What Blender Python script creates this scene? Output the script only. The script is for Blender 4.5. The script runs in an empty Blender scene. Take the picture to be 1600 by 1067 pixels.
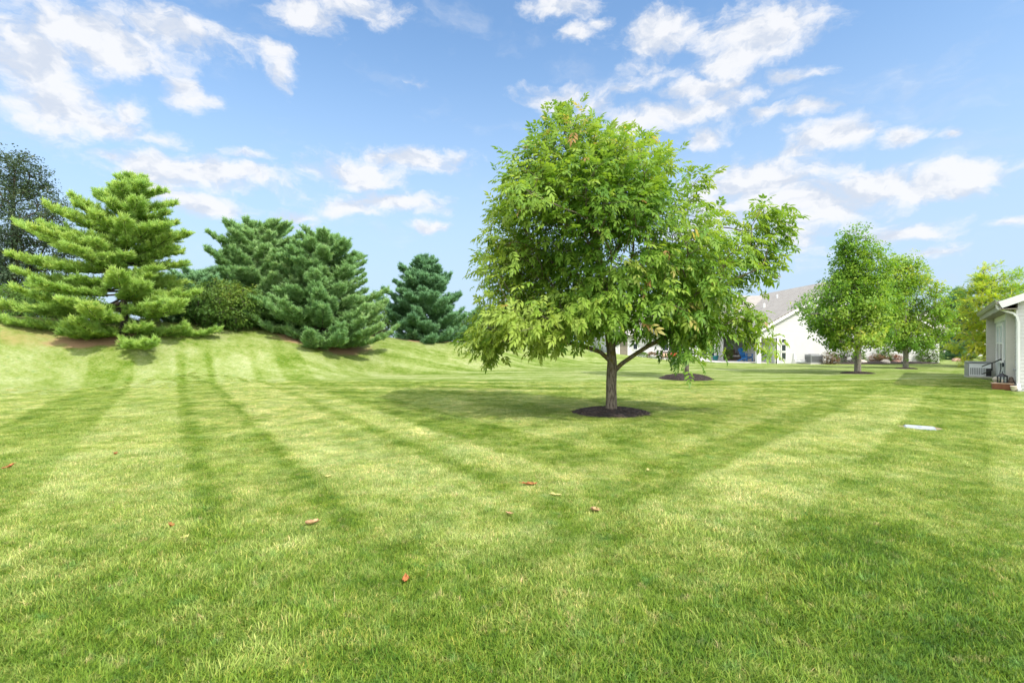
import bpy, math, random
import numpy as np
from mathutils import Vector, Matrix

random.seed(7)
rng = np.random.default_rng(7)
S = bpy.context.scene
COL = S.collection
R = math.radians

# ------------------------------------------------------------------ camera
CAM_H = 1.6
cam = bpy.data.cameras.new('camera')
cam.sensor_width = 36.0
cam.lens = 18.0
cam.clip_end = 3000.0
camo = bpy.data.objects.new('camera', cam)
camo.location = (0, 0, CAM_H)
camo.rotation_euler = (R(90.0), 0, 0)
cam.shift_y = 0.001
COL.objects.link(camo)
S.camera = camo

# ------------------------------------------------------------------ light
S.view_settings.view_transform = 'Standard'
S.view_settings.look = 'None'
S.view_settings.gamma = 1.0
S.view_settings.exposure = 0.80
SUN_EL, SUN_AZ = R(47.0), R(135.0)      # azimuth clockwise from +Y
SKY_STRENGTH = 0.14
sun = bpy.data.lights.new('sun', 'SUN')
sun.energy = 2.8
sun.angle = R(1.2)
sun.color = (1.0, 0.955, 0.88)
suno = bpy.data.objects.new('sun', sun)
sdir = Vector((math.sin(SUN_AZ) * math.cos(SUN_EL), math.cos(SUN_AZ) * math.cos(SUN_EL), math.sin(SUN_EL)))
suno.rotation_euler = sdir.to_track_quat('Z', 'Y').to_euler()
suno.location = (0, 0, 30)
COL.objects.link(suno)


class NT:
    """small helper to write node trees"""
    def __init__(s, tree):
        s.t = tree
        s.n = tree.nodes
        s.l = tree.links

    def node(s, typ, **kw):
        n = s.n.new(typ)
        for k, v in kw.items():
            setattr(n, k, v)
        return n

    def put(s, sock, v):
        if isinstance(v, bpy.types.NodeSocket):
            s.l.new(v, sock)
        elif v is not None:
            sock.default_value = v

    def m(s, op, a, b=None, c=None, clamp=False):
        n = s.node('ShaderNodeMath', operation=op, use_clamp=clamp)
        s.put(n.inputs[0], a)
        s.put(n.inputs[1], b)
        s.put(n.inputs[2], c)
        return n.outputs[0]

    def v(s, op, a, b=None, out=0):
        n = s.node('ShaderNodeVectorMath', operation=op)
        s.put(n.inputs[0], a)
        if op == 'SCALE':
            s.put(n.inputs[3], b)
        else:
            s.put(n.inputs[1], b)
        return n.outputs[out]

    def xyz(s, x, y, z):
        n = s.node('ShaderNodeCombineXYZ')
        s.put(n.inputs[0], x); s.put(n.inputs[1], y); s.put(n.inputs[2], z)
        return n.outputs[0]

    def sep(s, v):
        n = s.node('ShaderNodeSeparateXYZ')
        s.put(n.inputs[0], v)
        return n.outputs

    def mix(s, f, a, b, blend='MIX'):
        n = s.node('ShaderNodeMix', data_type='RGBA', blend_type=blend)
        s.put(n.inputs[0], f)
        for i, c in ((6, a), (7, b)):
            if isinstance(c, (tuple, list)) and len(c) == 3:
                c = (*c, 1.0)
            s.put(n.inputs[i], c)
        return n.outputs[2]

    def noise(s, vec, scale, detail=4.0, rough=0.5, out=0, dist=0.0):
        n = s.node('ShaderNodeTexNoise')
        s.put(n.inputs['Vector'], vec)
        n.inputs['Scale'].default_value = scale
        n.inputs['Detail'].default_value = detail
        n.inputs['Roughness'].default_value = rough
        n.inputs['Distortion'].default_value = dist
        return n.outputs[out]

    def smooth(s, x, lo, hi, a=0.0, b=1.0):
        n = s.node('ShaderNodeMapRange', interpolation_type='SMOOTHSTEP')
        s.put(n.inputs[0], x)
        for i, q in ((1, lo), (2, hi), (3, a), (4, b)):
            n.inputs[i].default_value = q
        return n.outputs[0]

    def ramp(s, f, stops, interp='LINEAR'):
        n = s.node('ShaderNodeValToRGB')
        cr = n.color_ramp
        cr.interpolation = interp
        while len(cr.elements) < len(stops):
            cr.elements.new(0.5)
        for e, (p, c) in zip(cr.elements, stops):
            e.position = p
            if not isinstance(c, (tuple, list)):
                c = (c, c, c)
            e.color = (*c[:3], 1.0)
        s.put(n.inputs[0], f)
        return n.outputs[0]


# ------------------------------------------------------------------ sky
W = bpy.data.worlds.new('World')
S.world = W
W.use_nodes = True
w = NT(W.node_tree)
for n in list(w.n):
    w.n.remove(n)
sky = w.node('ShaderNodeTexSky', sky_type='NISHITA')
sky.sun_disc = False
sky.sun_elevation = SUN_EL
sky.sun_rotation = SUN_AZ
sky.altitude = 200
sky.air_density = 1.0
sky.dust_density = 1.2
sky.ozone_density = 1.6
dirv = w.v('NORMALIZE', w.node('ShaderNodeTexCoord').outputs['Generated'])
dx, dy, dz = w.sep(dirv)
az = w.m('ARCTAN2', dx, dy)
el = w.m('ARCSINE', dz)
ae = w.xyz(az, el, 0.0)
wob = w.noise(w.v('MULTIPLY', ae, (1.0, 1.5, 1.0)), 7.0, 5.0, 0.62, out=1)
wob = w.v('SUBTRACT', wob, (0.5, 0.5, 0.5))
wob = w.v('MULTIPLY', wob, (0.11, 0.07, 0.0))
aew = w.v('ADD', ae, wob)
# (photo x, photo y, half width, half height, strength)
CLOUDS = [
    (40, 90, 110, 75, 1.0), (150, 60, 160, 48, 1.0), (285, 55, 120, 34, .9), (70, 150, 140, 60, .8), (150, 182, 110, 36, .9),
    (205, 170, 40, 28, .8), (265, 215, 45, 13, .5), (280, 130, 30, 22, .7), (300, 150, 34, 18, .7), (425, 85, 38, 18, .75),
    (436, 116, 22, 20, .6), (480, 22, 55, 34, .9), (560, 15, 80, 30, .7), (655, 125, 18, 8, .4),
    (175, 242, 34, 14, .8), (250, 262, 95, 30, 1.1), (340, 270, 120, 26, 1.0), (385, 245, 40, 10, .7), (320, 320, 80, 18, .9), (250, 300, 70, 20, .8),
    (560, 268, 90, 24, 1.0), (645, 246, 90, 20, 1.0), (610, 312, 110, 18, .9), (545, 320, 60, 16, .8), (460, 335, 40, 10, .7), (675, 350, 32, 9, .8), (470, 350, 30, 7, .6),
    (880, 15, 55, 24, .9), (905, 60, 34, 16, .7), (940, 42, 20, 10, .5), (1030, 50, 70, 38, 1.0), (1020, 110, 40, 26, .45),
    (1190, 50, 110, 50, 1.1), (1150, 95, 70, 30, .8), (1245, 115, 50, 12, .7), (865, 152, 55, 22, .8), (975, 140, 30, 12, .7),
    (1095, 135, 70, 18, .9), (1060, 170, 130, 20, .9), (1000, 190, 70, 20, .9), (1130, 160, 80, 30, .7), (1200, 175, 50, 14, .7), (1092, 212, 34, 20, .8), (1270, 168, 42, 14, .9),
    (1300, 212, 75, 28, 1.0), (1255, 235, 50, 14, .7), (1405, 215, 42, 18, .8), (1485, 215, 26, 10, .6),
    (1180, 285, 130, 40, 1.1), (1250, 320, 120, 50, 1.0), (1360, 290, 110, 30, 1.0), (1490, 280, 100, 30, 1.1), (1430, 300, 80, 20, .9), (1120, 340, 90, 50, .8),
    (1410, 358, 85, 20, .9), (1240, 370, 60, 34, .7), (1590, 340, 44, 11, .9), (1440, 392, 70, 10, .5),
    (930, 165, 40, 30, .5), (1150, 130, 60, 16, .6),
    (-260, 120, 220, 90, 1.0), (-200, 330, 200, 40, .9), (1850, 120, 200, 70, 1.0), (1800, 330, 160, 30, .9), (500, -220, 260, 110, 1.0), (1200, -260, 280, 120, 1.0),
]
acc = None
for (cx, cy, rx, ry, st) in CLOUDS:
    a0 = math.atan((cx - 800) / 800.0)
    e0 = math.atan((535 - cy) / 800.0 * math.cos(a0))
    fa = math.cos(a0) ** 2
    fe = math.cos(a0) * math.cos(e0) ** 2
    q = w.v('SUBTRACT', aew, (a0, e0, 0))
    q = w.v('MULTIPLY', q, (800.0 / (rx * 1.12) / fa, 800.0 / (ry * 1.2) / fe, 0))
    ln = w.v('LENGTH', q, out=1)
    k = w.m('MULTIPLY_ADD', ln, -st, st)
    acc = k if acc is None else w.m('SMOOTH_MAX', acc, k, 0.15)
fb = w.noise(w.v('MULTIPLY', aew, (1.0, 1.7, 1.0)), 16.0, 7.0, 0.62)
dens = w.m('ADD', acc, w.m('MULTIPLY', w.m('SUBTRACT', fb, 0.485), 1.9))
mask = w.smooth(dens, -0.10, 0.72)
mask = w.m('MULTIPLY', mask, 0.94)
wisp = w.noise(w.v('MULTIPLY', aew, (1.0, 2.4, 1.0)), 5.0, 5.0, 0.6)
mask = w.m('MAXIMUM', mask, w.smooth(wisp, 0.52, 0.85, 0.0, 0.45))
# unseen bright cloud added overhead and behind the camera to lift the shadows
fill_deck = w.m('MAXIMUM', w.smooth(dy, 0.30, -0.35), w.smooth(el, 0.72, 1.05))
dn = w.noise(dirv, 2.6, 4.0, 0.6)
mask = w.m('MAXIMUM', mask, w.m('MULTIPLY', fill_deck, w.smooth(dn, 0.36, 0.56)))
# lit tops, greyer bellies: compare the same field a little higher up
fb2 = w.noise(w.v('MULTIPLY', w.v('ADD', aew, (0.012, 0.03, 0)), (1.0, 1.7, 1.0)), 16.0, 4.0, 0.55)
fb3 = w.noise(w.v('MULTIPLY', aew, (1.0, 1.7, 1.0)), 16.0, 4.0, 0.55)
lit = w.smooth(w.m('SUBTRACT', fb3, fb2), -0.14, 0.10)
CW = 1.0 / SKY_STRENGTH
ccol = w.mix(lit, (0.41 * CW, 0.445 * CW, 0.51 * CW), (0.56 * CW, 0.565 * CW, 0.58 * CW))
ccol = w.mix(fill_deck, ccol, (1.55 * CW, 1.55 * CW, 1.57 * CW))
skyc = w.mix(1.0, sky.outputs[0], (0.80, 1.0, 1.09), 'MULTIPLY')
# a thin even veil of bright air low down
veil = w.smooth(el, 0.02, 0.60, 0.92, 0.06)
skyc = w.mix(veil, skyc, (0.345 * CW, 0.44 * CW, 0.55 * CW))
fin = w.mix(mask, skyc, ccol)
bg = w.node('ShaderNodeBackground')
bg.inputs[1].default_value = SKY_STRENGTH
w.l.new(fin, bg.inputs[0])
wo = w.node('ShaderNodeOutputWorld')
w.l.new(bg.outputs[0], wo.inputs[0])


# ------------------------------------------------------------------ object helpers
def tag(o, label=None, cat=None, group=None, kind=None):
    if label: o['label'] = label
    if cat: o['category'] = cat
    if group: o['group'] = group
    if kind: o['kind'] = kind
    return o


def thing(name, label, cat, loc=(0, 0, 0), rz=0.0, group=None):
    o = bpy.data.objects.new(name, None)
    o.empty_display_size = 0.3
    COL.objects.link(o)
    o.location = loc
    o.rotation_euler = (0, 0, rz)
    return tag(o, label, cat, group)


def np_mesh(name, V, F, mat=None, smooth=False, tint=None, attrs=None):
    """V (n,3); F (m,3) or (m,4) int array"""
    V = np.asarray(V, dtype=np.float32)
    F = np.asarray(F, dtype=np.int32)
    me = bpy.data.meshes.new(name)
    k = F.shape[1]
    me.vertices.add(len(V)); me.vertices.foreach_set('co', V.ravel())
    me.loops.add(F.size); me.loops.foreach_set('vertex_index', F.ravel())
    me.polygons.add(len(F)); me.polygons.foreach_set('loop_start', np.arange(0, F.size, k, dtype=np.int32))
    if smooth:
        me.polygons.foreach_set('use_smooth', np.ones(len(F), dtype=bool))
    if tint is not None:
        a = me.attributes.new('tint', 'FLOAT', 'POINT'); a.data.foreach_set('value', np.asarray(tint, dtype=np.float32))
    for nm, arr in (attrs or {}).items():
        a = me.attributes.new(nm, 'FLOAT', 'POINT'); a.data.foreach_set('value', np.asarray(arr, dtype=np.float32))
    me.update(calc_edges=True)
    if mat: me.materials.append(mat)
    return me


def link(name, me, parent=None, loc=None):
    o = bpy.data.objects.new(name, me)
    COL.objects.link(o)
    if parent: o.parent = parent
    if loc: o.location = loc
    return o


class MB:
    """collects faces, then links them as one mesh object"""
    def __init__(s):
        s.V = []; s.F = []

    def add(s, vs, fs):
        b = len(s.V)
        s.V += [tuple(v) for v in vs]
        s.F += [tuple(b + i for i in f) for f in fs]
        return s

    def box(s, x0, x1, y0, y1, z0, z1):
        return s.add([(x0, y0, z0), (x1, y0, z0), (x1, y1, z0), (x0, y1, z0), (x0, y0, z1), (x1, y0, z1), (x1, y1, z1), (x0, y1, z1)],
                     [(0, 3, 2, 1), (4, 5, 6, 7), (0, 1, 5, 4), (1, 2, 6, 5), (2, 3, 7, 6), (3, 0, 4, 7)])

    def prism(s, poly, axis, a0, a1):
        """polygon given in the two other axes, extruded along axis"""
        n = len(poly)
        def p(q, a):
            return {0: (a, q[0], q[1]), 1: (q[0], a, q[1]), 2: (q[0], q[1], a)}[axis]
        vs = [p(q, a0) for q in poly] + [p(q, a1) for q in poly]
        fs = [tuple(range(n)), tuple(range(2 * n - 1, n - 1, -1))]
        fs += [(i, i + n, (i + 1) % n + n, (i + 1) % n) for i in range(n)]
        return s.add(vs, fs)

    def beam(s, a, b, wd, ht):
        a = Vector(a); b = Vector(b); d = (b - a).normalized()
        side = d.cross(Vector((0, 0, 1)))
        side = Vector((1, 0, 0)) if side.length < 1e-3 else side.normalized()
        up = side.cross(d)
        vs = []
        for p in (a, b):
            for i, j in ((-1, -1), (1, -1), (1, 1), (-1, 1)):
                vs.append(p + side * (i * wd / 2) + up * (j * ht / 2))
        return s.add(vs, [(0, 1, 2, 3), (7, 6, 5, 4), (0, 4, 5, 1), (1, 5, 6, 2), (2, 6, 7, 3), (3, 7, 4, 0)])

    def tube(s, pts, rad, sides=8, cap=True):
        rr = rad if isinstance(rad, (list, tuple)) else [rad] * len(pts)
        pts = [Vector(p) for p in pts]
        b = len(s.V); ref = Vector((0.13, 0.31, 0.94))
        for i, p in enumerate(pts):
            d = (pts[min(i + 1, len(pts) - 1)] - pts[max(i - 1, 0)]).normalized()
            x = d.cross(ref)
            if x.length < 0.1: x = d.cross(Vector((1, 0, 0)))
            x.normalize(); y = d.cross(x)
            for k in range(sides):
                a = 2 * math.pi * k / sides
                s.V.append(tuple(p + x * (math.cos(a) * rr[i]) + y * (math.sin(a) * rr[i])))
        for i in range(len(pts) - 1):
            for k in range(sides):
                k2 = (k + 1) % sides
                s.F.append((b + i * sides + k, b + i * sides + k2, b + (i + 1) * sides + k2, b + (i + 1) * sides + k))
        if cap:
            s.F.append(tuple(b + k for k in reversed(range(sides))))
            s.F.append(tuple(b + (len(pts) - 1) * sides + k for k in range(sides)))
        return s

    def lathe(s, prof, cx=0, cy=0, sides=18):
        b = len(s.V)
        for r, z in prof:
            for k in range(sides):
                a = 2 * math.pi * k / sides
                s.V.append((cx + r * math.cos(a), cy + r * math.sin(a), z))
        for i in range(len(prof) - 1):
            for k in range(sides):
                k2 = (k + 1) % sides
                s.F.append((b + i * sides + k, b + i * sides + k2, b + (i + 1) * sides + k2, b + (i + 1) * sides + k))
        s.F.append(tuple(b + k for k in reversed(range(sides))))
        s.F.append(tuple(b + (len(prof) - 1) * sides + k for k in range(sides)))
        return s

    def build(s, name, mat, parent=None, smooth=False, bevel=0.0):
        me = bpy.data.meshes.new(name)
        me.from_pydata(s.V, [], s.F)
        if smooth:
            for p in me.polygons: p.use_smooth = True
        me.materials.append(mat)
        o = link(name, me, parent)
        if bevel:
            bv = o.modifiers.new('bevel', 'BEVEL'); bv.width = bevel; bv.segments = 2; bv.limit_method = 'ANGLE'
        return o


# ------------------------------------------------------------------ materials
def principled(name):
    m = bpy.data.materials.new(name)
    m.use_nodes = True
    t = NT(m.node_tree)
    b = t.n['Principled BSDF']
    return m, t, b


def simple(name, col, rough=0.6, var=0.12, scale=6.0, metal=0.0, bump=0.0, bscale=40.0):
    m, t, b = principled(name)
    co = t.node('ShaderNodeTexCoord').outputs['Object']
    f = t.noise(co, scale, 5.0, 0.6)
    dark = tuple(c * (1 - var) for c in col); lite = tuple(min(1, c * (1 + var)) for c in col)
    t.put(b.inputs['Base Color'], t.mix(t.smooth(f, 0.3, 0.7), dark, lite))
    b.inputs['Roughness'].default_value = rough
    b.inputs['Metallic'].default_value = metal
    if bump:
        bn = t.node('ShaderNodeBump')
        bn.inputs['Strength'].default_value = bump
        bn.inputs['Distance'].default_value = 0.02
        t.put(bn.inputs['Height'], t.noise(co, bscale, 4.0, 0.6))
        t.put(b.inputs['Normal'], bn.outputs[0])
    return m


def leaf_mat(name, stops, trans=0.4, rough=0.5, tcol=1.25):
    """tint attribute (0..1, one value per leaf) picks the leaf's colour"""
    m, t, b = principled(name)
    at = t.node('ShaderNodeAttribute', attribute_name='tint').outputs['Fac']
    col = t.ramp(at, stops)
    t.put(b.inputs['Base Color'], col)
    gn = t.node('ShaderNodeNewGeometry').outputs['Normal']
    t.put(b.inputs['Normal'], t.v('NORMALIZE', t.v('ADD', t.v('SCALE', gn, 0.7), (0, 0, 0.4))))
    b.inputs['Roughness'].default_value = rough
    b.inputs['Specular IOR Level'].default_value = 0.35
    tr = t.node('ShaderNodeBsdfTranslucent')
    t.put(tr.inputs[0], t.mix(1.0, col, (1.25 * tcol, 1.15 * tcol, 0.55 * tcol), 'MULTIPLY'))
    mx = t.node('ShaderNodeMixShader'); mx.inputs[0].default_value = trans
    t.l.new(b.outputs[0], mx.inputs[1]); t.l.new(tr.outputs[0], mx.inputs[2])
    t.l.new(mx.outputs[0], t.n['Material Output'].inputs[0])
    return m


def bark_mat(name, c1, c2, lichen=0.0):
    m, t, b = principled(name)
    co = t.node('ShaderNodeTexCoord').outputs['Object']
    st = t.v('MULTIPLY', co, (1.0, 1.0, 0.22))
    f = t.noise(st, 34.0, 6.0, 0.65)
    col = t.mix(t.smooth(f, 0.35, 0.66), c1, c2)
    if lichen:
        z = t.sep(co)[2]
        k = t.m('MULTIPLY', t.smooth(t.noise(co, 9.0, 4.0), 0.45, 0.62), t.smooth(z, 0.75, 1.15, 0.0, lichen))
        col = t.mix(k, col, (0.13, 0.105, 0.022))
    t.put(b.inputs['Base Color'], col)
    b.inputs['Roughness'].default_value = 0.9
    bn = t.node('ShaderNodeBump'); bn.inputs['Strength'].default_value = 0.9; bn.inputs['Distance'].default_value = 0.02
    t.put(bn.inputs['Height'], f); t.put(b.inputs['Normal'], bn.outputs[0])
    return m


def glass_mat(name, col=(0.03, 0.04, 0.05)):
    m, t, b = principled(name)
    b.inputs['Base Color'].default_value = (*col, 1)
    b.inputs['Roughness'].default_value = 0.06
    b.inputs['Specular IOR Level'].default_value = 0.7
    return m


def lawn_colour(t, blades=False):
    """colour of the mown turf at a world position (stripes are the lay of the grass)"""
    pos = t.node('ShaderNodeNewGeometry').outputs['Position']
    x, y, z = t.sep(pos)
    p2 = t.xyz(x, y, 0.0)
    n1 = t.noise(p2, 0.9, 5.0, 0.6)
    n2 = t.noise(p2, 3.2, 6.0, 0.66)
    n3 = t.noise(p2, 0.22, 3.0, 0.5)
    n4 = t.noise(p2, 11.0, 5.0, 0.7)
    wv = t.m('MULTIPLY', t.m('SUBTRACT', t.noise(p2, 1.7, 4.0), 0.5), 0.34)
    u = t.m('ADD', t.m('MULTIPLY_ADD', y, 0.6625, x), wv)
    v = t.m('ADD', t.m('MULTIPLY_ADD', y, -0.92, x), wv)
    def stripes(q, lo, hi, stops):
        f = t.m('DIVIDE', t.m('SUBTRACT', q, lo), hi - lo)
        return t.ramp(f, [((a - lo) / (hi - lo), c) for a, c in stops], 'EASE')
    e = 0.09
    def edges(seq):
        out = []
        for (a, c), (b, _) in zip(seq[:-1], seq[1:]):
            out += [(a + e, c), (b - e, c)]
        return out
    A = stripes(u, -12.0, 18.0, edges([(-6.2, .9), (-4.9, .75), (-3.3, .38), (-1.5, .85), (0.165, .18), (0.50, .56), (1.38, .22), (1.7, .95), (3.45, .42), (3.8, .85), (4.75, .30), (6.2, .8), (8.0, .5), (9.6, .85), (11.4, .6), (18, .5)]))
    B = stripes(v, -9.0, 6.0, edges([(-9, .8), (-7.2, .5), (-5.2, .72), (-4.4, .38), (-3.35, .95), (-1.65, .42), (0.1, .72), (1.7, .35), (3.4, .7), (6.0, .5)]))
    xb = t.m('MULTIPLY_ADD', t.m('SUBTRACT', y, 4.2), 0.247, 0.42)
    side = t.smooth(t.m('ADD', t.m('SUBTRACT', x, xb), t.m('MULTIPLY', wv, 2.0)), -0.5, 0.5)
    st = t.mix(side, A, B)
    brk = t.smooth(t.noise(p2, 0.55, 4.0, 0.6), 0.30, 0.55, 0.52, 0.98)
    brk = t.m('MULTIPLY', brk, t.smooth(z, 0.7, 1.7, 1.0, 0.35))
    st = t.m('ADD', t.m('MULTIPLY', t.m('SUBTRACT', st, 0.55), brk), 0.55)
    # towards the camera the stripes fade out
    near = t.smooth(y, 2.4, 6.2, 0.22, 1.0)
    st = t.m('ADD', t.m('MULTIPLY', t.m('SUBTRACT', st, 0.5), near), 0.5)
    # farther off, passes mown across
    cross = t.noise(t.v('MULTIPLY', p2, (0.12, 1.0, 1.0)), 0.9, 3.0, 0.55)
    farm = t.smooth(y, 11.0, 19.0, 0.0, 0.6)
    farm = t.m('MULTIPLY', farm, t.smooth(x, -14.0, -2.0))
    st = t.mix(farm, st, t.smooth(cross, 0.40, 0.60))
    f = t.m('ADD', t.m('MULTIPLY', st, 0.62), t.m('MULTIPLY', t.m('SUBTRACT', n1, 0.5), 1.15))
    f = t.m('ADD', f, t.m('MULTIPLY', t.m('SUBTRACT', n2, 0.5), 0.95))
    f = t.m('ADD', f, t.m('MULTIPLY', t.m('SUBTRACT', n4, 0.5), 0.80))
    f = t.m('ADD', f, t.smooth(y, 2.0, 6.0, -0.03, 0.20))
    # lusher turf in the near right corner
    lush = t.m('MULTIPLY', t.smooth(y, 6.5, 2.6), t.smooth(x, 0.0, 2.4))
    f = t.m('SUBTRACT', f, t.m('MULTIPLY', lush, 0.13), None, True)
    col = t.ramp(f, [(0.0, (0.062, 0.122, 0.010)), (0.28, (0.122, 0.188, 0.020)), (0.60, (0.228, 0.283, 0.076)), (1.0, (0.352, 0.385, 0.182))])
    # tufts of bluer grass and small dead, pinkish patches
    n5 = t.noise(t.v('ADD', p2, (31.0, 7.0, 0.0)), 5.5, 5.0, 0.65)
    n6 = t.noise(t.v('ADD', p2, (-13.0, 41.0, 0.0)), 8.0, 5.0, 0.7)
    col = t.mix(t.smooth(n5, 0.54, 0.70, 0.0, 0.55), col, (0.105, 0.215, 0.062))
    col = t.mix(t.smooth(n6, 0.54, 0.70, 0.0, 0.50), col, (0.330, 0.270, 0.150))
    # dry straw-coloured patches
    dry = t.m('MULTIPLY', t.smooth(n3, 0.46, 0.68), t.smooth(n2, 0.42, 0.66))
    dry = t.m('MULTIPLY', dry, t.smooth(st, 0.1, 0.8, 0.25, 1.0))
    col = t.mix(t.m('MULTIPLY', dry, 0.48), col, (0.38, 0.345, 0.175))
    return pos, col, f


def lawn_mat():
    m, t, b = principled('lawn_turf')
    pos, col, f = lawn_colour(t)
    x, y, z = t.sep(pos)
    # fine mottling of blades seen from afar
    g = t.noise(t.v('MULTIPLY', pos, (1.0, 1.0, 1.0)), 26.0, 6.0, 0.75)
    g2 = t.noise(pos, 90.0, 3.0, 0.7)
    g = t.m('ADD', t.m('MULTIPLY', g, 0.65), t.m('MULTIPLY', g2, 0.35))
    col = t.mix(1.0, col, t.ramp(g, [(0.30, (0.62, 0.66, 0.58)), (0.5, (0.98, 1.0, 0.95)), (0.72, (1.35, 1.30, 1.30))]), 'MULTIPLY')
    straw = t.node('ShaderNodeAttribute', attribute_name='straw').outputs['Fac']
    dryat = t.node('ShaderNodeAttribute', attribute_name='dry').outputs['Fac']
    nz = t.noise(pos, 1.6, 6.0, 0.7)
    col = t.mix(t.smooth(t.m('ADD', dryat, t.m('MULTIPLY', t.m('SUBTRACT', nz, 0.5), 1.3)), 0.35, 1.0), col, (0.34, 0.28, 0.11))
    sc = t.mix(t.noise(pos, 14.0, 5.0, 0.7), (0.24, 0.14, 0.07), (0.44, 0.30, 0.18))
    col = t.mix(t.smooth(t.m('ADD', straw, t.m('MULTIPLY', t.m('SUBTRACT', nz, 0.5), 0.7)), 0.42, 0.72), col, sc)
    t.put(b.inputs['Base Color'], col)
    b.inputs['Roughness'].default_value = 0.95
    b.inputs['Specular IOR Level'].default_value = 0.1
    bn = t.node('ShaderNodeBump'); bn.inputs['Strength'].default_value = 0.7; bn.inputs['Distance'].default_value = 0.05
    t.put(bn.inputs['Height'], g); t.put(b.inputs['Normal'], bn.outputs[0])
    return m


def blade_mat():
    m, t, b = principled('grass_blade')
    pos, col, f = lawn_colour(t)
    at = t.node('ShaderNodeAttribute', attribute_name='tint').outputs['Fac']
    mul = t.ramp(at, [(0.0, (0.50, 0.70, 0.45)), (0.45, (1.60, 1.65, 1.35)), (0.84, (2.35, 2.25, 2.4)), (0.93, (2.95, 2.2, 2.9)), (1.0, (3.3, 2.2, 3.1))])
    col = t.mix(1.0, col, mul, 'MULTIPLY')
    orn = t.node('ShaderNodeObjectInfo').outputs['Random']
    col = t.mix(1.0, col, t.ramp(orn, [(0.0, (0.70, 0.80, 0.72)), (0.5, (1.0, 1.0, 1.0)), (1.0, (1.22, 1.14, 1.25))]), 'MULTIPLY')
    t.put(b.inputs['Base Color'], col)
    gn = t.node('ShaderNodeNewGeometry').outputs['Normal']
    nn = t.v('NORMALIZE', t.v('ADD', t.v('SCALE', gn, 0.6), (0, 0, 0.7)))
    t.put(b.inputs['Normal'], nn)
    b.inputs['Roughness'].default_value = 0.55
    b.inputs['Specular IOR Level'].default_value = 0.3
    tr = t.node('ShaderNodeBsdfTranslucent'); t.put(tr.inputs[0], t.mix(1.0, col, (1.5, 1.45, 0.9), 'MULTIPLY'))
    mx = t.node('ShaderNodeMixShader'); mx.inputs[0].default_value = 0.42
    t.l.new(b.outputs[0], mx.inputs[1]); t.l.new(tr.outputs[0], mx.inputs[2])
    t.l.new(mx.outputs[0], t.n['Material Output'].inputs[0])
    return m


M = {}
M['lawn'] = lawn_mat()
M['blade'] = blade_mat()
M['bark'] = bark_mat('grey_brown_bark', (0.075, 0.058, 0.042), (0.24, 0.20, 0.155), 0.8)
M['bark_dark'] = bark_mat('dark_bark', (0.03, 0.024, 0.018), (0.10, 0.08, 0.06))
M['bark_grey'] = bark_mat('grey_bark', (0.11, 0.10, 0.08), (0.30, 0.27, 0.22))
G = dict
M['leaf_main'] = leaf_mat('broad_leaf', [(0.0, (0.045, 0.125, 0.016)), (0.40, (0.13, 0.26, 0.030)), (0.72, (0.26, 0.39, 0.055)), (0.955, (0.42, 0.47, 0.11)), (0.975, (0.45, 0.30, 0.12)), (1.0, (0.42, 0.17, 0.07))], 0.42)
M['leaf_maple'] = leaf_mat('maple_leaf', [(0.0, (0.06, 0.16, 0.02)), (0.4, (0.16, 0.32, 0.035)), (0.8, (0.34, 0.46, 0.06)), (0.93, (0.48, 0.50, 0.09)), (1.0, (0.52, 0.34, 0.10))], 0.42)
M['leaf_sparse'] = leaf_mat('dull_leaf', [(0.0, (0.025, 0.055, 0.028)), (0.7, (0.065, 0.105, 0.045)), (1.0, (0.16, 0.15, 0.07))], 0.25)
M['leaf_shrub'] = leaf_mat('shrub_leaf', [(0.0, (0.051, 0.131, 0.022)), (0.6, (0.131, 0.232, 0.036)), (1.0, (0.246, 0.319, 0.058))], 0.3)
M['leaf_olive'] = leaf_mat('turning_leaf', [(0.0, (0.065, 0.145, 0.023)), (0.5, (0.145, 0.232, 0.032)), (0.8, (0.319, 0.290, 0.043)), (1.0, (0.435, 0.217, 0.051))], 0.3)
M['leaf_red'] = leaf_mat('reddish_leaf', [(0.0, (0.07, 0.10, 0.03)), (0.45, (0.16, 0.12, 0.05)), (1.0, (0.36, 0.13, 0.09))], 0.3)
M['needle_lime'] = leaf_mat('lime_needle', [(0.0, (0.17, 0.34, 0.070)), (0.5, (0.36, 0.54, 0.12)), (1.0, (0.54, 0.64, 0.17))], 0.42, 0.6, 1.0)
M['leaf_gold'] = leaf_mat('golden_leaf', [(0.0, (0.07, 0.19, 0.025)), (0.4, (0.22, 0.40, 0.045)), (0.75, (0.46, 0.52, 0.05)), (1.0, (0.60, 0.56, 0.06))], 0.42)
M['needle_blue'] = leaf_mat('blue_green_needle', [(0.0, (0.085, 0.22, 0.065)), (0.5, (0.22, 0.40, 0.135)), (1.0, (0.38, 0.54, 0.22))], 0.33, 0.6, 1.0)
M['needle_dark'] = leaf_mat('dark_green_needle', [(0.0, (0.065, 0.174, 0.083)), (0.5, (0.149, 0.315, 0.135)), (1.0, (0.283, 0.479, 0.217))], 0.2, 0.6, 1.0)
M['mulch'] = simple('dark_mulch', (0.035, 0.024, 0.020), 0.95, 0.55, 60.0, bump=0.9, bscale=70.0)
M['soil'] = simple('pale_soil', (0.28, 0.22, 0.12), 0.95, 0.3, 30.0, bump=0.6)
M['lid'] = simple('pale_lid', (0.36, 0.39, 0.40), 0.7, 0.15, 20.0)
M['siding'] = simple('white_siding', (0.60, 0.595, 0.58), 0.55, 0.03, 2.0)
M['siding_beige'] = simple('pale_grey_siding', (0.66, 0.665, 0.65), 0.55, 0.03, 2.0)
M['taupe'] = simple('taupe_panel', (0.46, 0.445, 0.40), 0.6, 0.05, 3.0)
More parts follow.
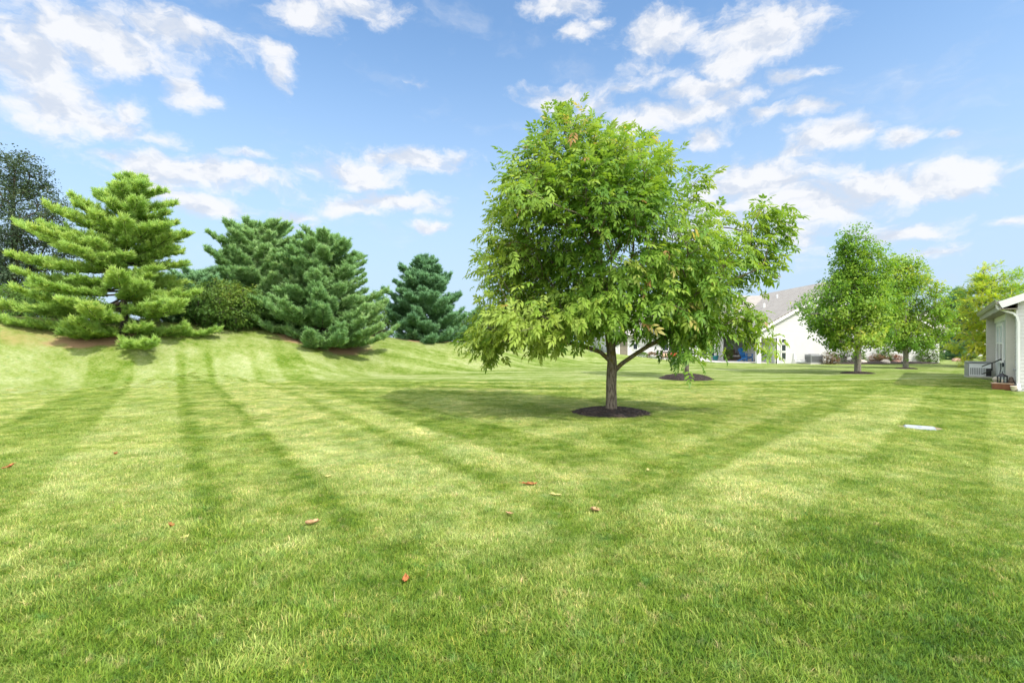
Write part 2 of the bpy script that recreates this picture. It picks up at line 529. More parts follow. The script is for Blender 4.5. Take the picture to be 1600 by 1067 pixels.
M['trim'] = simple('white_trim', (0.82, 0.81, 0.79), 0.45, 0.03, 4.0)
M['gutter'] = simple('taupe_gutter', (0.30, 0.275, 0.23), 0.4, 0.05, 4.0)
M['soffit'] = simple('tan_soffit', (0.30, 0.265, 0.20), 0.6, 0.06, 6.0)
M['door'] = simple('brown_door', (0.21, 0.18, 0.14), 0.5, 0.08, 4.0)
M['grey_metal'] = simple('grey_metal', (0.30, 0.31, 0.33), 0.45, 0.06, 5.0, 0.3)
M['grille'] = simple('dark_grille', (0.10, 0.10, 0.115), 0.5, 0.15, 60.0, 0.3)
M['white_metal'] = simple('white_enamel', (0.80, 0.82, 0.84), 0.4, 0.04, 5.0)
M['black'] = simple('black_plastic', (0.015, 0.015, 0.017), 0.5, 0.2, 8.0)
M['teal'] = simple('teal_glaze', (0.015, 0.17, 0.18), 0.3, 0.15, 8.0)
M['blue'] = simple('blue_plastic', (0.012, 0.16, 0.45), 0.4, 0.08, 6.0)
M['red'] = simple('red_cloth', (0.50, 0.055, 0.025), 0.8, 0.12, 9.0)
M['tan_cloth'] = simple('tan_cloth', (0.52, 0.36, 0.24), 0.85, 0.1, 9.0)
M['grey_cloth'] = simple('pale_cloth', (0.55, 0.54, 0.52), 0.85, 0.08, 9.0)
M['wicker'] = simple('brown_wicker', (0.10, 0.07, 0.05), 0.7, 0.3, 60.0)
M['concrete'] = simple('concrete', (0.50, 0.48, 0.44), 0.85, 0.1, 3.0, bump=0.2)
M['terracotta'] = simple('brown_wood', (0.20, 0.075, 0.035), 0.6, 0.18, 9.0)
M['cream'] = simple('cream_ceramic', (0.62, 0.54, 0.42), 0.45, 0.08, 7.0)
M['rock'] = simple('pink_rock', (0.42, 0.25, 0.19), 0.9, 0.3, 5.0, bump=0.6, bscale=9.0)
M['rock_pale'] = simple('pale_rock', (0.52, 0.45, 0.38), 0.9, 0.25, 5.0, bump=0.6, bscale=9.0)
M['blind'] = simple('white_blind', (0.62, 0.64, 0.67), 0.6, 0.04, 3.0)
M['glass'] = glass_mat('window_glass')
M['dry_leaf'] = simple('orange_dry_leaf', (0.36, 0.125, 0.035), 0.7, 0.45, 25.0)
M['tan_leaf'] = simple('tan_dry_leaf', (0.44, 0.27, 0.13), 0.8, 0.35, 25.0)
M['yellow_leaf'] = simple('yellow_dry_leaf', (0.52, 0.47, 0.16), 0.7, 0.2, 25.0)


def shingles():
    m, t, b = principled('taupe_shingles')
    co = t.node('ShaderNodeTexCoord').outputs['UV']
    br = t.node('ShaderNodeTexBrick')
    t.put(br.inputs['Vector'], co)
    br.inputs['Color1'].default_value = (0.36, 0.335, 0.30, 1)
    br.inputs['Color2'].default_value = (0.30, 0.275, 0.245, 1)
    br.inputs['Mortar'].default_value = (0.14, 0.12, 0.105, 1)
    br.inputs['Scale'].default_value = 1.0
    br.inputs['Mortar Size'].default_value = 0.012
    br.inputs['Brick Width'].default_value = 0.32
    br.inputs['Row Height'].default_value = 0.145
    f = t.noise(co, 1.3, 6.0, 0.7)
    t.put(b.inputs['Base Color'], t.mix(t.smooth(f, 0.3, 0.7, 0.0, 0.4), br.outputs[0], (0.41, 0.38, 0.34)))
    b.inputs['Roughness'].default_value = 0.95
    return m


M['roof'] = shingles()

# ------------------------------------------------------------------ ground
BA = np.array([-18.0, 24.5]); BD = np.array([0.77, 0.638]); BN = np.array([-0.638, 0.77])
HT = [-40, -5, 0, 5, 13.6, 18.3, 29, 33, 37, 42]
HV = [2.9, 2.75, 2.6, 2.4, 1.9, 1.6, 0.95, 0.72, 0.28, 0.0]


def sstep(x, a, b):
    u = np.clip((x - a) / (b - a), 0, 1)
    return u * u * (3 - 2 * u)


def st_of(x, y):
    rx, ry = x - BA[0], y - BA[1]
    return rx * BD[0] + ry * BD[1], rx * BN[0] + ry * BN[1]


def ground_z(x, y):
    x = np.asarray(x, float); y = np.asarray(y, float)
    t, s = st_of(x, y)
    s = s + 0.5 * np.sin(t * 0.45) + 0.25 * np.sin(t * 1.1 + 1)
    h = np.interp(t, HT, HV)
    z = h * sstep(s, -8.0, -0.3) * (1 - 0.55 * sstep(s, 4, 22))
    z = z + 0.12 * np.exp(-(((x - 19.5) / 5.0) ** 2 + ((y - 19.5) / 5.0) ** 2))
    far = sstep(y, 6, 14)
    z = z + far * 0.05 * np.sin(x * 0.33 + 0.7) * np.sin(y * 0.27 + 0.3)
    return z


def gz(x, y):
    return float(ground_z(x, y))


def at_px(px, py):
    """flat-ground world point under a photo pixel"""
    d = 800.0 * CAM_H / (py - 535.0)
    return (px - 800.0) / 800.0 * d, d


# pine-straw beds: (x, y, rx, ry)
def gridaxis(lo, hi, fine, outs):
    a = list(np.arange(lo, hi + 1e-6, fine))
    g = fine
    while a[-1] < outs:
        g *= 1.35
        a.append(a[-1] + g)
    g = fine
    while a[0] > -outs:
        g *= 1.35
        a.insert(0, a[0] - g)
    return np.array(a)


gx = gridaxis(-40, 45, 0.4, 900); gy = gridaxis(-4, 60, 0.4, 900)
X, Y = np.meshgrid(gx, gy, indexing='xy')
Z = ground_z(X, Y)
T_, S_ = st_of(X, Y)
straw = np.zeros_like(X)
for (sx, sy, rx, ry) in [(-16.6, 21.9, 3.4, 0.8), (-14.5, 26.0, 2.6, 1.1), (-10.0, 27.3, 3.3, 1.25), (-5.3, 33.5, 3.0, 1.0), (-3.6, 35.4, 2.2, 0.9)]:
    a = math.atan2(BD[1], BD[0])
    ux = (X - sx) * math.cos(a) + (Y - sy) * math.sin(a); uy = -(X - sx) * math.sin(a) + (Y - sy) * math.cos(a)
    straw = np.maximum(straw, 1.25 - np.sqrt((ux / rx) ** 2 + (uy / ry) ** 2) * 0.95)
dry = np.clip(sstep(S_, -5.4, -2.2), 0, 1) * (0.35 + 0.55 * sstep(-T_, -2, 4))
dry = dry * 0.66 + np.clip(straw, 0, 1) * 0.35
ny, nx = X.shape
idx = np.arange(nx * ny).reshape(ny, nx)
F = np.stack([idx[:-1, :-1], idx[:-1, 1:], idx[1:, 1:], idx[1:, :-1]], -1).reshape(-1, 4)
gm = np_mesh('ground', np.stack([X, Y, Z], -1).reshape(-1, 3), F, M['lawn'], True, attrs={'straw': np.clip(straw, 0, 1.2).ravel(), 'dry': dry.ravel()})
tag(link('ground', gm), kind='structure')

# ------------------------------------------------------------------ grass blades (stuff)
MAIN = at_px(955, 645)
MULCH = [(MAIN[0], MAIN[1], 0.90), (*at_px(1072, 592), 1.12), (*at_px(1340, 584), 0.75), (*at_px(1416, 577), 0.55)]
LIDP = at_px(1437, 668.5)


def blade_patch(n, rad, hmin, hmax, wd, seed, dead=0.11):
    r = np.random.default_rng(seed)
    a = r.uniform(0, 2 * np.pi, n); q = rad * np.sqrt(r.uniform(0, 1, n))
    bx, by = q * np.cos(a), q * np.sin(a)
    h = r.uniform(hmin, hmax, n) * (1 + 0.25 * np.sin(bx * 9 + seed) * np.cos(by * 8))
    yaw = r.uniform(0, 2 * np.pi, n)
    clump = 1.2 * np.sin(bx * 7 + seed * 2) + 1.2 * np.cos(by * 6 - seed)
    yaw = np.where(r.uniform(0, 1, n) < 0.55, clump + r.normal(0, 0.5, n), yaw)
    lean = np.abs(r.normal(0.75, 0.42, n)).clip(0.05, 1.40)
    w0 = wd * r.uniform(0.7, 1.3, n)
    dx_, dy_ = np.cos(yaw), np.sin(yaw)
    sx_, sy_ = -dy_, dx_
    V = np.zeros((n, 7, 3))
    for k, (tt, wf) in enumerate(((0, 1.0), (0.4, 0.95), (0.75, 0.65))):
        out = h * (tt * np.sin(lean) * (0.5 + 0.8 * tt)); up = h * (tt * np.cos(lean) * (1.1 - 0.25 * tt))
        for j, sg in ((0, -1), (1, 1)):
            V[:, 2 * k + j, 0] = bx + dx_ * out + sg * sx_ * w0 * wf / 2
            V[:, 2 * k + j, 1] = by + dy_ * out + sg * sy_ * w0 * wf / 2
            V[:, 2 * k + j, 2] = up - (0.006 if k == 0 else 0)
    V[:, 6, 0] = bx + dx_ * h * np.sin(lean) * 1.3; V[:, 6, 1] = by + dy_ * h * np.sin(lean) * 1.3; V[:, 6, 2] = h * np.cos(lean) * 0.82
    f = np.array([[0, 1, 3], [0, 3, 2], [2, 3, 5], [2, 5, 4], [4, 5, 6]])
    F = (np.arange(n)[:, None, None] * 7 + f[None]).reshape(-1, 3)
    tint = r.beta(1.6, 1.9, n)
    tint = np.where(r.uniform(0, 1, n) < dead, r.uniform(0.88, 1.0, n), tint * 0.88)
    return np_mesh('grass_patch', V.reshape(-1, 3), F, M['blade'], False, np.repeat(tint, 7))


patch_objs = [bpy.data.objects.new('grass_patch', blade_patch(n_, 0.26, 0.020, h_, w_, 11 + i, q_)) for i, (n_, h_, w_, q_) in enumerate([(1200, .054, .0038, .08), (1200, .050, .0036, .12), (1050, .066, .0043, .06), (1200, .054, .0038, .14), (950, .046, .0042, .30), (950, .074, .0046, .10)])]
pts = []
sp = 0.165
for yy in np.arange(1.4, 21.0, sp):
    half = yy * 1.06 + 1.2
    step = sp if yy < 8 else sp * 1.25
    xs = np.arange(-half, half, step)
    pts.append(np.stack([xs + rng.uniform(-.5, .5, len(xs)) * sp, np.full(len(xs), yy) + rng.uniform(-.5, .5, len(xs)) * sp], -1))
pts = np.concatenate(pts)
keep = np.ones(len(pts), bool)
for (mx_, my_, mr_) in MULCH:
    keep &= np.hypot(pts[:, 0] - mx_, pts[:, 1] - my_) > mr_ - 0.10 + 0.20 * rng.uniform(0, 1, len(pts))
keep &= ~((np.abs(pts[:, 0] - LIDP[0]) < 0.43) & (np.abs(pts[:, 1] - LIDP[1]) < 0.43))
_, s_ = st_of(pts[:, 0], pts[:, 1])
keep &= s_ + rng.uniform(-1.5, 1.5, len(pts)) < -7.6
hx = (pts[:, 0] - 16.04) * 0.768 - (pts[:, 1] - 16.24) * 0.64
keep &= hx < -0.3
pts = pts[keep]
n = len(pts)
pz = ground_z(pts[:, 0], pts[:, 1])
gme = bpy.data.meshes.new('grass')
gme.vertices.add(n); gme.vertices.foreach_set('co', np.stack([pts[:, 0], pts[:, 1], pz], -1).astype(np.float32).ravel())
nz_ = np.sin(pts[:, 0] * 1.3 + 2) * np.sin(pts[:, 1] * 1.1) + 0.6 * np.sin(pts[:, 0] * 3.1 + pts[:, 1] * 2.3)
lush = sstep(-pts[:, 1], -6.0, -2.6)
scl = (0.84 + 0.17 * nz_ + 0.30 * lush + rng.uniform(-.1, .1, n)) * (1 - 0.35 * sstep(pts[:, 1], 9, 20))
a_ = gme.attributes.new('scl', 'FLOAT', 'POINT'); a_.data.foreach_set('value', scl.astype(np.float32))
a_ = gme.attributes.new('yaw', 'FLOAT', 'POINT'); a_.data.foreach_set('value', rng.uniform(0, 6.283, n).astype(np.float32))
grass = link('grass', gme)
tag(grass, 'short mown green and straw coloured grass across the striped lawn', 'grass', kind='stuff')
ng = bpy.data.node_groups.new('grass_spread', 'GeometryNodeTree')
ng.interface.new_socket('Geometry', in_out='INPUT', socket_type='NodeSocketGeometry')
ng.interface.new_socket('Geometry', in_out='OUTPUT', socket_type='NodeSocketGeometry')
g = NT(ng)
gi = g.node('NodeGroupInput'); go = g.node('NodeGroupOutput')
jn = g.node('GeometryNodeJoinGeometry')
for po in patch_objs:
    oi = g.node('GeometryNodeObjectInfo'); oi.inputs['Object'].default_value = po; oi.inputs['As Instance'].default_value = True
    g.l.new(oi.outputs['Geometry'], jn.inputs[0])
iop = g.node('GeometryNodeInstanceOnPoints')
g.l.new(gi.outputs[0], iop.inputs['Points']); g.l.new(jn.outputs[0], iop.inputs['Instance'])
iop.inputs['Pick Instance'].default_value = True
ri = g.node('FunctionNodeRandomValue', data_type='INT'); ri.inputs['Min'].default_value = 0; ri.inputs['Max'].default_value = 5
for s_out in ri.outputs:
    if s_out.enabled: g.l.new(s_out, iop.inputs['Instance Index'])
na = g.node('GeometryNodeInputNamedAttribute', data_type='FLOAT'); na.inputs[0].default_value = 'yaw'
nb = g.node('GeometryNodeInputNamedAttribute', data_type='FLOAT'); nb.inputs[0].default_value = 'scl'
cx = g.node('ShaderNodeCombineXYZ'); g.l.new(na.outputs[0], cx.inputs[2])
g.l.new(cx.outputs[0], iop.inputs['Rotation'])
g.l.new(nb.outputs[0], iop.inputs['Scale'])
g.l.new(iop.outputs[0], go.inputs[0])
md = grass.modifiers.new('grass_spread', 'NODES'); md.node_group = ng


# ------------------------------------------------------------------ trees
def unit(v):
    return v / np.maximum(np.linalg.norm(v, axis=-1, keepdims=True), 1e-9)


def place(Tv, Tf, pos, fwd, up, scale, tint):
    """copies of a small template (verts Tv, tris Tf) at many places, as one vertex/face array"""
    n = len(pos)
    x = unit(fwd); y = unit(np.cross(up, x)); z = np.cross(x, y)
    Rm = np.stack([x, y, z], -1)                            # n,3,3
    V = np.einsum('nij,kj->nki', Rm, Tv) * scale[:, None, None] + pos[:, None, :]
    F = Tf[None] + (np.arange(n) * len(Tv))[:, None, None]
    return V.reshape(-1, 3), F.reshape(-1, Tf.shape[1]), np.repeat(tint, len(Tv))


def leaflet(base, d, length, width, droop):
    """folded pointed leaflet: 6 points, 4 triangles"""
    d = np.array(d, float); d /= np.linalg.norm(d)
    side = np.cross([0, 0, 1.0], d); side /= np.linalg.norm(side)
    b = np.array(base, float); dn = np.array([0, 0, -1.0])
    m1 = b + d * length * 0.45 + dn * droop * length * 0.16
    tip = b + d * length * (1 - 0.2 * droop) + dn * droop * length * 0.75
    l = m1 + side * width / 2 - dn * width * 0.10 - d * length * 0.05; r = m1 - side * width / 2 - dn * width * 0.10 - d * length * 0.05
    m2 = b + d * length * 0.75 * (1 - 0.1 * droop) + dn * droop * length * 0.42
    l2 = m2 + side * width * 0.30; r2 = m2 - side * width * 0.30
    V = [b, l, m1, r, l2, r2, tip]
    F = [(0, 2, 1), (0, 3, 2), (1, 2, 4), (2, 3, 5), (2, 5, 4), (4, 5, 6)]
    return V, F


def compound_leaf(pairs=3, length=0.26, ll=0.13, lw=0.044, droop=0.9, seed=0):
    r = random.Random(seed)
    V = []; F = []
    def addl(*a):
        v, f = leaflet(*a)
        b = len(V); V.extend(v); F.extend([tuple(b + i for i in q) for q in f])
    for k in range(pairs):
        t = 0.35 + 0.55 * k / max(1, pairs - 1)
        bp = (t * length, 0, -0.25 * length * t * t)
        for sg in (-1, 1):
            an = R(52 + r.uniform(-12, 12)) * sg
            addl(bp, (math.cos(an), math.sin(an), r.uniform(-.15, .15)), ll * r.uniform(.8, 1.1), lw * r.uniform(.85, 1.15), droop * r.uniform(.6, 1.2))
    addl((length, 0, -0.25 * length), (1, r.uniform(-.2, .2), -.25), ll * 1.15, lw * 1.1, droop)
    return np.array(V), np.array(F)


def leaf_spray(count=5, size=0.10, spread=0.16, seed=0, wide=0.75):
    """a few simple leaves round a twig tip"""
    r = random.Random(seed)
    V = []; F = []
    for k in range(count):
        an = 2 * math.pi * k / count + r.uniform(-.5, .5)
        bp = (r.uniform(-.3, .8) * spread, math.cos(an) * spread * 0.35, math.sin(an) * spread * 0.3)
        v, f = leaflet(bp, (r.uniform(.1, 1), math.cos(an), r.uniform(-.4, .3)), size * r.uniform(.75, 1.2), size * wide * r.uniform(.8, 1.1), r.uniform(.2, .8))
        b = len(V); V.extend(v); F.extend([tuple(b + i for i in q) for q in f])
    return np.array(V), np.array(F)


def needle_tuft(count=18, length=0.12, width=0.014, seed=0, spread=0.75):
    r = random.Random(seed)
    V = []; F = []
    for k in range(count):
        an = 2 * math.pi * k / count * 2.4 + r.uniform(-.3, .3)
        q = r.uniform(0.15, spread)
        d = Vector((1.0, math.cos(an) * q * 1.5, math.sin(an) * q * 1.3 + 0.12)).normalized()
        s = d.cross(Vector((r.uniform(-1, 1), r.uniform(-1, 1), r.uniform(-1, 1)))).normalized() * width / 2
        b0 = Vector((r.uniform(-.06, .07), 0, 0)) * length / .12
        L = length * r.uniform(.6, 1.3)
        b = len(V)
        V += [b0 - s, b0 + s, b0 + d * L * 0.6 + s * 0.9, b0 + d * L * 0.6 - s * 0.9, b0 + d * L]
        F += [(b, b + 1, b + 2), (b, b + 2, b + 3), (b + 3, b + 2, b + 4)]
    return np.array([tuple(v) for v in V]), np.array(F)


def grow(att, trunk, bf=0.3, step=0.4, seed=0, sag=0.0, limbs=()):
    """joins crown points to a trunk by short, branching paths; returns points and parents"""
    r = np.random.default_rng(seed)
    pos = np.zeros((60000, 3)); par = np.full(60000, -1); pl = np.zeros(60000)
    n = len(trunk)
    pos[:n] = trunk
    for i in range(1, n):
        par[i] = i - 1; pl[i] = pl[i - 1] + np.linalg.norm(pos[i] - pos[i - 1])
    ax = np.asarray(trunk)
    for j0, lp in limbs:
        prev = j0
        for q in lp:
            pos[n] = q; par[n] = prev; pl[n] = pl[prev] + np.linalg.norm(pos[n] - pos[prev]); prev = n; n += 1
    dmin = np.min(np.linalg.norm(att[:, None, :] - ax[None], axis=2), axis=1)
    tips = []
    for p in att[np.argsort(dmin)]:
        dv = p - pos[:n]
        dist = np.linalg.norm(dv, axis=1)
        cost = dist + bf * pl[:n] + 0.5 * np.maximum(0, -(dv[:, 2]) - 0.15 * dist)
        low = pos[:n, 2] < ax[0, 2] + 0.12 * (ax[-1, 2] - ax[0, 2])
        cost = cost + np.where(low, 3.0, 0)
        j = int(np.argmin(cost))
        L = dist[j]
        if L < 1e-4: continue
        pd = pos[j] - pos[par[j]] if par[j] >= 0 else np.array([0, 0, 1.0])
        pd = pd / (np.linalg.norm(pd) + 1e-9)
        ctrl = pos[j] + (pd * 0.55 + (p - pos[j]) / L * 0.3) * L * 0.55
        k = max(1, int(math.ceil(L / step)))
        prev = j
        for i in range(1, k + 1):
            t = i / k
            q = (1 - t) ** 2 * pos[j] + 2 * t * (1 - t) * ctrl + t * t * p
            if i < k: q = q + r.normal(0, 0.03 * step, 3)
            q = q + np.array([0, 0, -sag * L * t * t])
            pos[n] = q; par[n] = prev; pl[n] = pl[prev] + np.linalg.norm(q - pos[prev])
            prev = n; n += 1
        tips.append(prev)
    return pos[:n].copy(), par[:n].copy(), np.array(tips)


def radii(par, rbase, e=2.35):
    n = len(par)
    nch = np.bincount(par[par >= 0], minlength=n)
    fl = np.where(nch == 0, 1.0, 0.0)
    for i in range(n - 1, 0, -1):
        fl[par[i]] += fl[i]
    return rbase * (fl / fl[0]) ** (1 / e), nch


def wood(pos, par, rad, mat, name, parent, rmin=0.0, flare=0.35, flare_h=0.25, sides_big=14):
    n = len(par)
    ch = [[] for _ in range(n)]
    for i in range(1, n):
        ch[par[i]].append(i)
    mb = MB()
    stack = [(0, None)]
    while stack:
        s, start = stack.pop()
        chain = ([start] if start is not None else []) + [s]
        cur = s
        while ch[cur]:
            kids = sorted(ch[cur], key=lambda q: -rad[q])
            for kk in kids[1:]:
                stack.append((kk, cur))
            cur = kids[0]; chain.append(cur)
        if len(chain) < 2 or rad[chain[-2 if start is None else 1]] < rmin: continue
        rr = [rad[c] for c in chain]
        if start is not None: rr[0] = min(rr[0], rr[1] * 1.25)
        if start is None and flare:
            z0 = pos[0][2]
            rr = [q * (1 + flare * math.exp(-(pos[c][2] - z0) / flare_h)) for q, c in zip(rr, chain)]
        rr[-1] *= 0.5
        mb.tube([pos[c] for c in chain], rr, sides_big if rr[0] > 0.06 else (7 if rr[0] > 0.02 else 4), cap=False)
    return mb.build(name, mat, parent, True)


def noise3(p, k, seed):
    """cheap smooth value noise for clumping"""
    r = np.random.default_rng(seed)
    out = np.zeros(len(p))
    for i in range(7):
        d = unit(r.normal(size=3)); ph = r.uniform(0, 6.28); f = k * r.uniform(0.6, 1.6)
        out += np.sin(p @ d * f + ph)
    return out / 3.0


def broadleaf(name, label, cat, base, trunk, att, rbase, lmat, bmat, templates, per_tip, lsize, seed, group=None, bf=0.3, step=0.4, droop=0.5, tint_mu=0.45,
              rmin=0.0, along=0.5, jitter=0.16, tint_fn=None, sag=0.02, flare=0.35, limbs=(), clear_bole=None):
    """a broad-leaved tree: trunk with limbs, and one crown of single leaves"""
    r = np.random.default_rng(seed)
    root = thing(name, label, cat, base, 0, group)
    pos, par, tips = grow(att, np.asarray(trunk, float), bf, step, seed, sag, limbs)
    rad, nch = radii(par, rbase)
    wood(pos, par, rad, bmat, 'trunk', root, rmin, flare)
    r0 = rad[tips].max()
    cand = np.where((rad < r0 * 2.6) & (par >= 0))[0]
    sites = [np.repeat(tips, per_tip)]
    extra = r.choice(cand, int(len(tips) * per_tip * along)) if along else np.array([], int)
    sites = np.concatenate(sites + [extra])
    p = pos[sites] + r.normal(0, jitter, (len(sites), 3)) * np.array([1, 1, 0.8])
    if clear_bole is not None:
        ok = ~((np.hypot(p[:, 0], p[:, 1]) < clear_bole[0]) & (p[:, 2] < clear_bole[1]))
        p = p[ok]; sites = sites[ok]
    d = unit(pos[sites] - pos[par[sites]])
    axis = np.mean(pos[tips], 0)
    outw = unit(p - axis)
    fwd = unit(d * 0.5 + outw * 0.7 + r.normal(0, 0.65, p.shape) + np.array([0, 0, -droop]))
    up = unit(np.array([0, 0, 1.0]) + outw * 0.35 + r.normal(0, 0.35, p.shape))
    sc = lsize * r.uniform(0.75, 1.2, len(p))
    cl = noise3(p, 1.4, seed + 3)
    tint = np.clip(tint_mu + 0.16 * cl + r.normal(0, 0.13, len(p)), 0, 0.95)
    if tint_fn is not None: tint = tint_fn(p, tint, r)
    Vs, Fs, Ts = [], [], []; off = 0
    which = r.integers(0, len(templates), len(p))
    for k, (Tv, Tf) in enumerate(templates):
        m = which == k
        if not m.any(): continue
        V, F, T = place(Tv, Tf, p[m], fwd[m], up[m], sc[m], tint[m])
        Vs.append(V); Fs.append(F + off); Ts.append(T); off += len(V)
    me = np_mesh('crown', np.concatenate(Vs), np.concatenate(Fs), lmat, False, np.concatenate(Ts))
    link('crown', me, root)
    return root


def dome_points(n, rx, ry, zc, rz, seed, shell=0.45, bottom=-1.0, k=1.5, thr=-0.5):
    r = np.random.default_rng(seed)
    out = []
    while len(out) < n:
        d = unit(r.normal(size=3)); f = r.uniform(0, 1) ** shell
        q = d * f * np.array([rx, ry, rz])
        if d[2] * f < bottom: continue
        out.append(q + np.array([0, 0, zc]))
    out = np.array(out)
    return out[noise3(out, k, seed) > thr]


def profile_points(n, prof, depth, seed, shell=0.42, k=1.3, thr=-0.55, lumps=0.16):
    """points filling a lopsided crown; prof rows are (z, x_left, x_right) in metres from the trunk"""
    prof = np.array(sorted(prof))
    r = np.random.default_rng(seed)
    zz = prof[:, 0]; wid = prof[:, 2] - prof[:, 1]
    zs = r.uniform(zz[0], zz[-1], n * 6)
    wz = np.interp(zs, zz, wid)
    ok = r.uniform(0, 1, len(zs)) < (wz / wid.max()) ** 1.6
    zs = zs[ok][:n]
    L = np.interp(zs, zz, prof[:, 1]); Rr = np.interp(zs, zz, prof[:, 2])
    c = (L + Rr) / 2; hw = (Rr - L) / 2
    th = r.uniform(0, 2 * np.pi, len(zs)); f = r.uniform(0, 1, len(zs)) ** shell
    dirs = np.stack([np.cos(th) * hw, np.sin(th) * hw, zs], -1)
    f = f * (1 - lumps * 0.6 + lumps * noise3(dirs, 1.9, seed + 9).clip(-1, 1))
    p = np.stack([c + np.cos(th) * hw * f, np.sin(th) * hw * depth * f, zs], -1)
    return p[noise3(p, k, seed) > thr]


# ---- the big shade tree in the middle of the lawn
k0 = MAIN[1] / 800.0
def mp(px, py): return ((px - 955) * k0, (640 - py) * k0)
prof = []
for (py, l, rr_) in [(146, 868, 880), (165, 852, 902), (190, 830, 938), (220, 802, 985), (260, 782, 1035), (300, 757, 1080), (340, 740, 1130), (380, 732, 1175), (420, 737, 1200),
                     (460, 742, 1198), (480, 734, 1192), (502, 735, 1185), (520, 760, 1140)]:
    a_l, z_ = mp(l, py); a_r, _ = mp(rr_, py)
    prof.append((z_, a_l + 0.2 + 0.16 * (py < 270), a_r - 0.2))
att = profile_points(3000, prof, 0.86, 21, 0.40, 1.7, -0.42, 0.22)
lobes = []
for (px, py, dep, rx, rz, n) in [(1035, 235, 0.3, 22, 22, 26), (1105, 278, -0.5, 28, 26, 34), (1205, 335, -0.3, 36, 30, 60), (1235, 352, -0.4, 16, 16, 16), (1215, 400, -0.4, 26, 40, 40),
                                  (768, 530, -0.2, 26, 16, 34), (752, 512, 0.0, 22, 22, 26), (850, 515, -0.8, 26, 12, 24), (1070, 522, -0.8, 24, 18, 40), (1170, 500, -0.4, 22, 16, 36), (1170, 400, -0.2, 34, 34, 50), (1150, 350, -0.2, 26, 24, 26), (1080, 320, 0, 28, 24, 24),
                                  (1150, 490, -0.6, 36, 22, 36), (875, 160, 0.0, 14, 20, 20), (862, 172, 0.1, 12, 16, 14)]:
    lx, lz = mp(px, py)
    q = np.random.default_rng(px).normal(0, 0.62, (n, 3)) * np.array([rx * k0, rx * k0, rz * k0]) + np.array([lx, dep, lz])
    lobes.append(q)
att = np.concatenate([att] + lobes)
# keep the crown within the outline this tree has
OUT = np.array([(148, 868, 876), (160, 856, 892), (175, 846, 912), (190, 836, 942), (207, 816, 962), (220, 803, 1040), (235, 786, 1052), (250, 776, 1112), (265, 782, 1126), (285, 764, 1126), (310, 748, 1138),
                (330, 740, 1234), (350, 737, 1246), (370, 732, 1246), (390, 729, 1234), (410, 729, 1232), (430, 730, 1222), (450, 736, 1204), (470, 738, 1198), (490, 732, 1198), (510, 726, 1192), (530, 726, 1186)])
rq = np.random.default_rng(99)
qy = rq.uniform(176, 330, 420); ql = np.interp(qy, OUT[:, 0], OUT[:, 1]); qr = np.minimum(np.interp(qy, OUT[:, 0], OUT[:, 2]), 1050)
qx = ql + 22 + rq.uniform(0, 1, 420) * np.maximum(qr - ql - 44, 4)
qd = rq.normal(0, 0.28, 420) * (qr - ql) * k0
top = np.stack([(qx - 800) / 800 * (MAIN[1] + qd) - MAIN[0], qd, CAM_H + (535 - qy) / 800 * (MAIN[1] + qd)], -1)
fy = rq.uniform(375, 528, 150); fl = np.interp(fy, OUT[:, 0], OUT[:, 1]); fx = fl + rq.uniform(20, 95, 150); fd = rq.normal(0.0, 0.7, 150)
flank = np.stack([(fx - 800) / 800 * (MAIN[1] + fd) - MAIN[0], fd, CAM_H + (535 - fy) / 800 * (MAIN[1] + fd)], -1)
att = np.concatenate([att, flank, top[rq.uniform(0, 1, 420) < (qr - ql) / 300 + 0.25]])
apx = 800 + (att[:, 0] + MAIN[0]) / (att[:, 1] + MAIN[1]) * 800
apy = 535 - (att[:, 2] - CAM_H) / (att[:, 1] + MAIN[1]) * 800
inl = np.interp(apy, OUT[:, 0], OUT[:, 1]); inr = np.interp(apy, OUT[:, 0], OUT[:, 2])
keep = (apx > inl + np.where(apy < 380, 27, 18)) & (apx < inr - np.where(apy < 300, 22, 15)) & (apy > 176) & (apy < 538)
keep &= ~((apx > 1142) & (apx < 1182) & (apy < 350)) & ~((apx > 1052) & (apx < 1082) & (apy < 268)) & ~((apx > 905) & (apx < 1012) & (apy < 212) & (apx > 905 + (212 - apy) * -0.6) & (apx - 905 > (apy - 165) * 2.2))
att = att[keep]
att = att[~((att[:, 0] < -1.2) & (CAM_H + 535 * 0 - att[:, 2] > 0.12))]
sprays = []
for (px, py, dd, n, sx, sz) in [(1064, 550, -1.3, 13, .22, .16), (1190, 536, -0.6, 9, .24, .12),
                                (768, 546, 0.0, 10, .18, .12), (745, 530, 0.1, 10, .14, .14), (850, 536, -0.4, 8, .2, .08)]:
    d_ = MAIN[1] + dd
    sprays.append(np.random.default_rng(px + 1).normal(0, 0.55, (n, 3)) * np.array([sx, 0.25, sz]) + np.array([(px - 800) / 800 * d_ - MAIN[0], dd, CAM_H + (535 - py) / 800 * d_]))
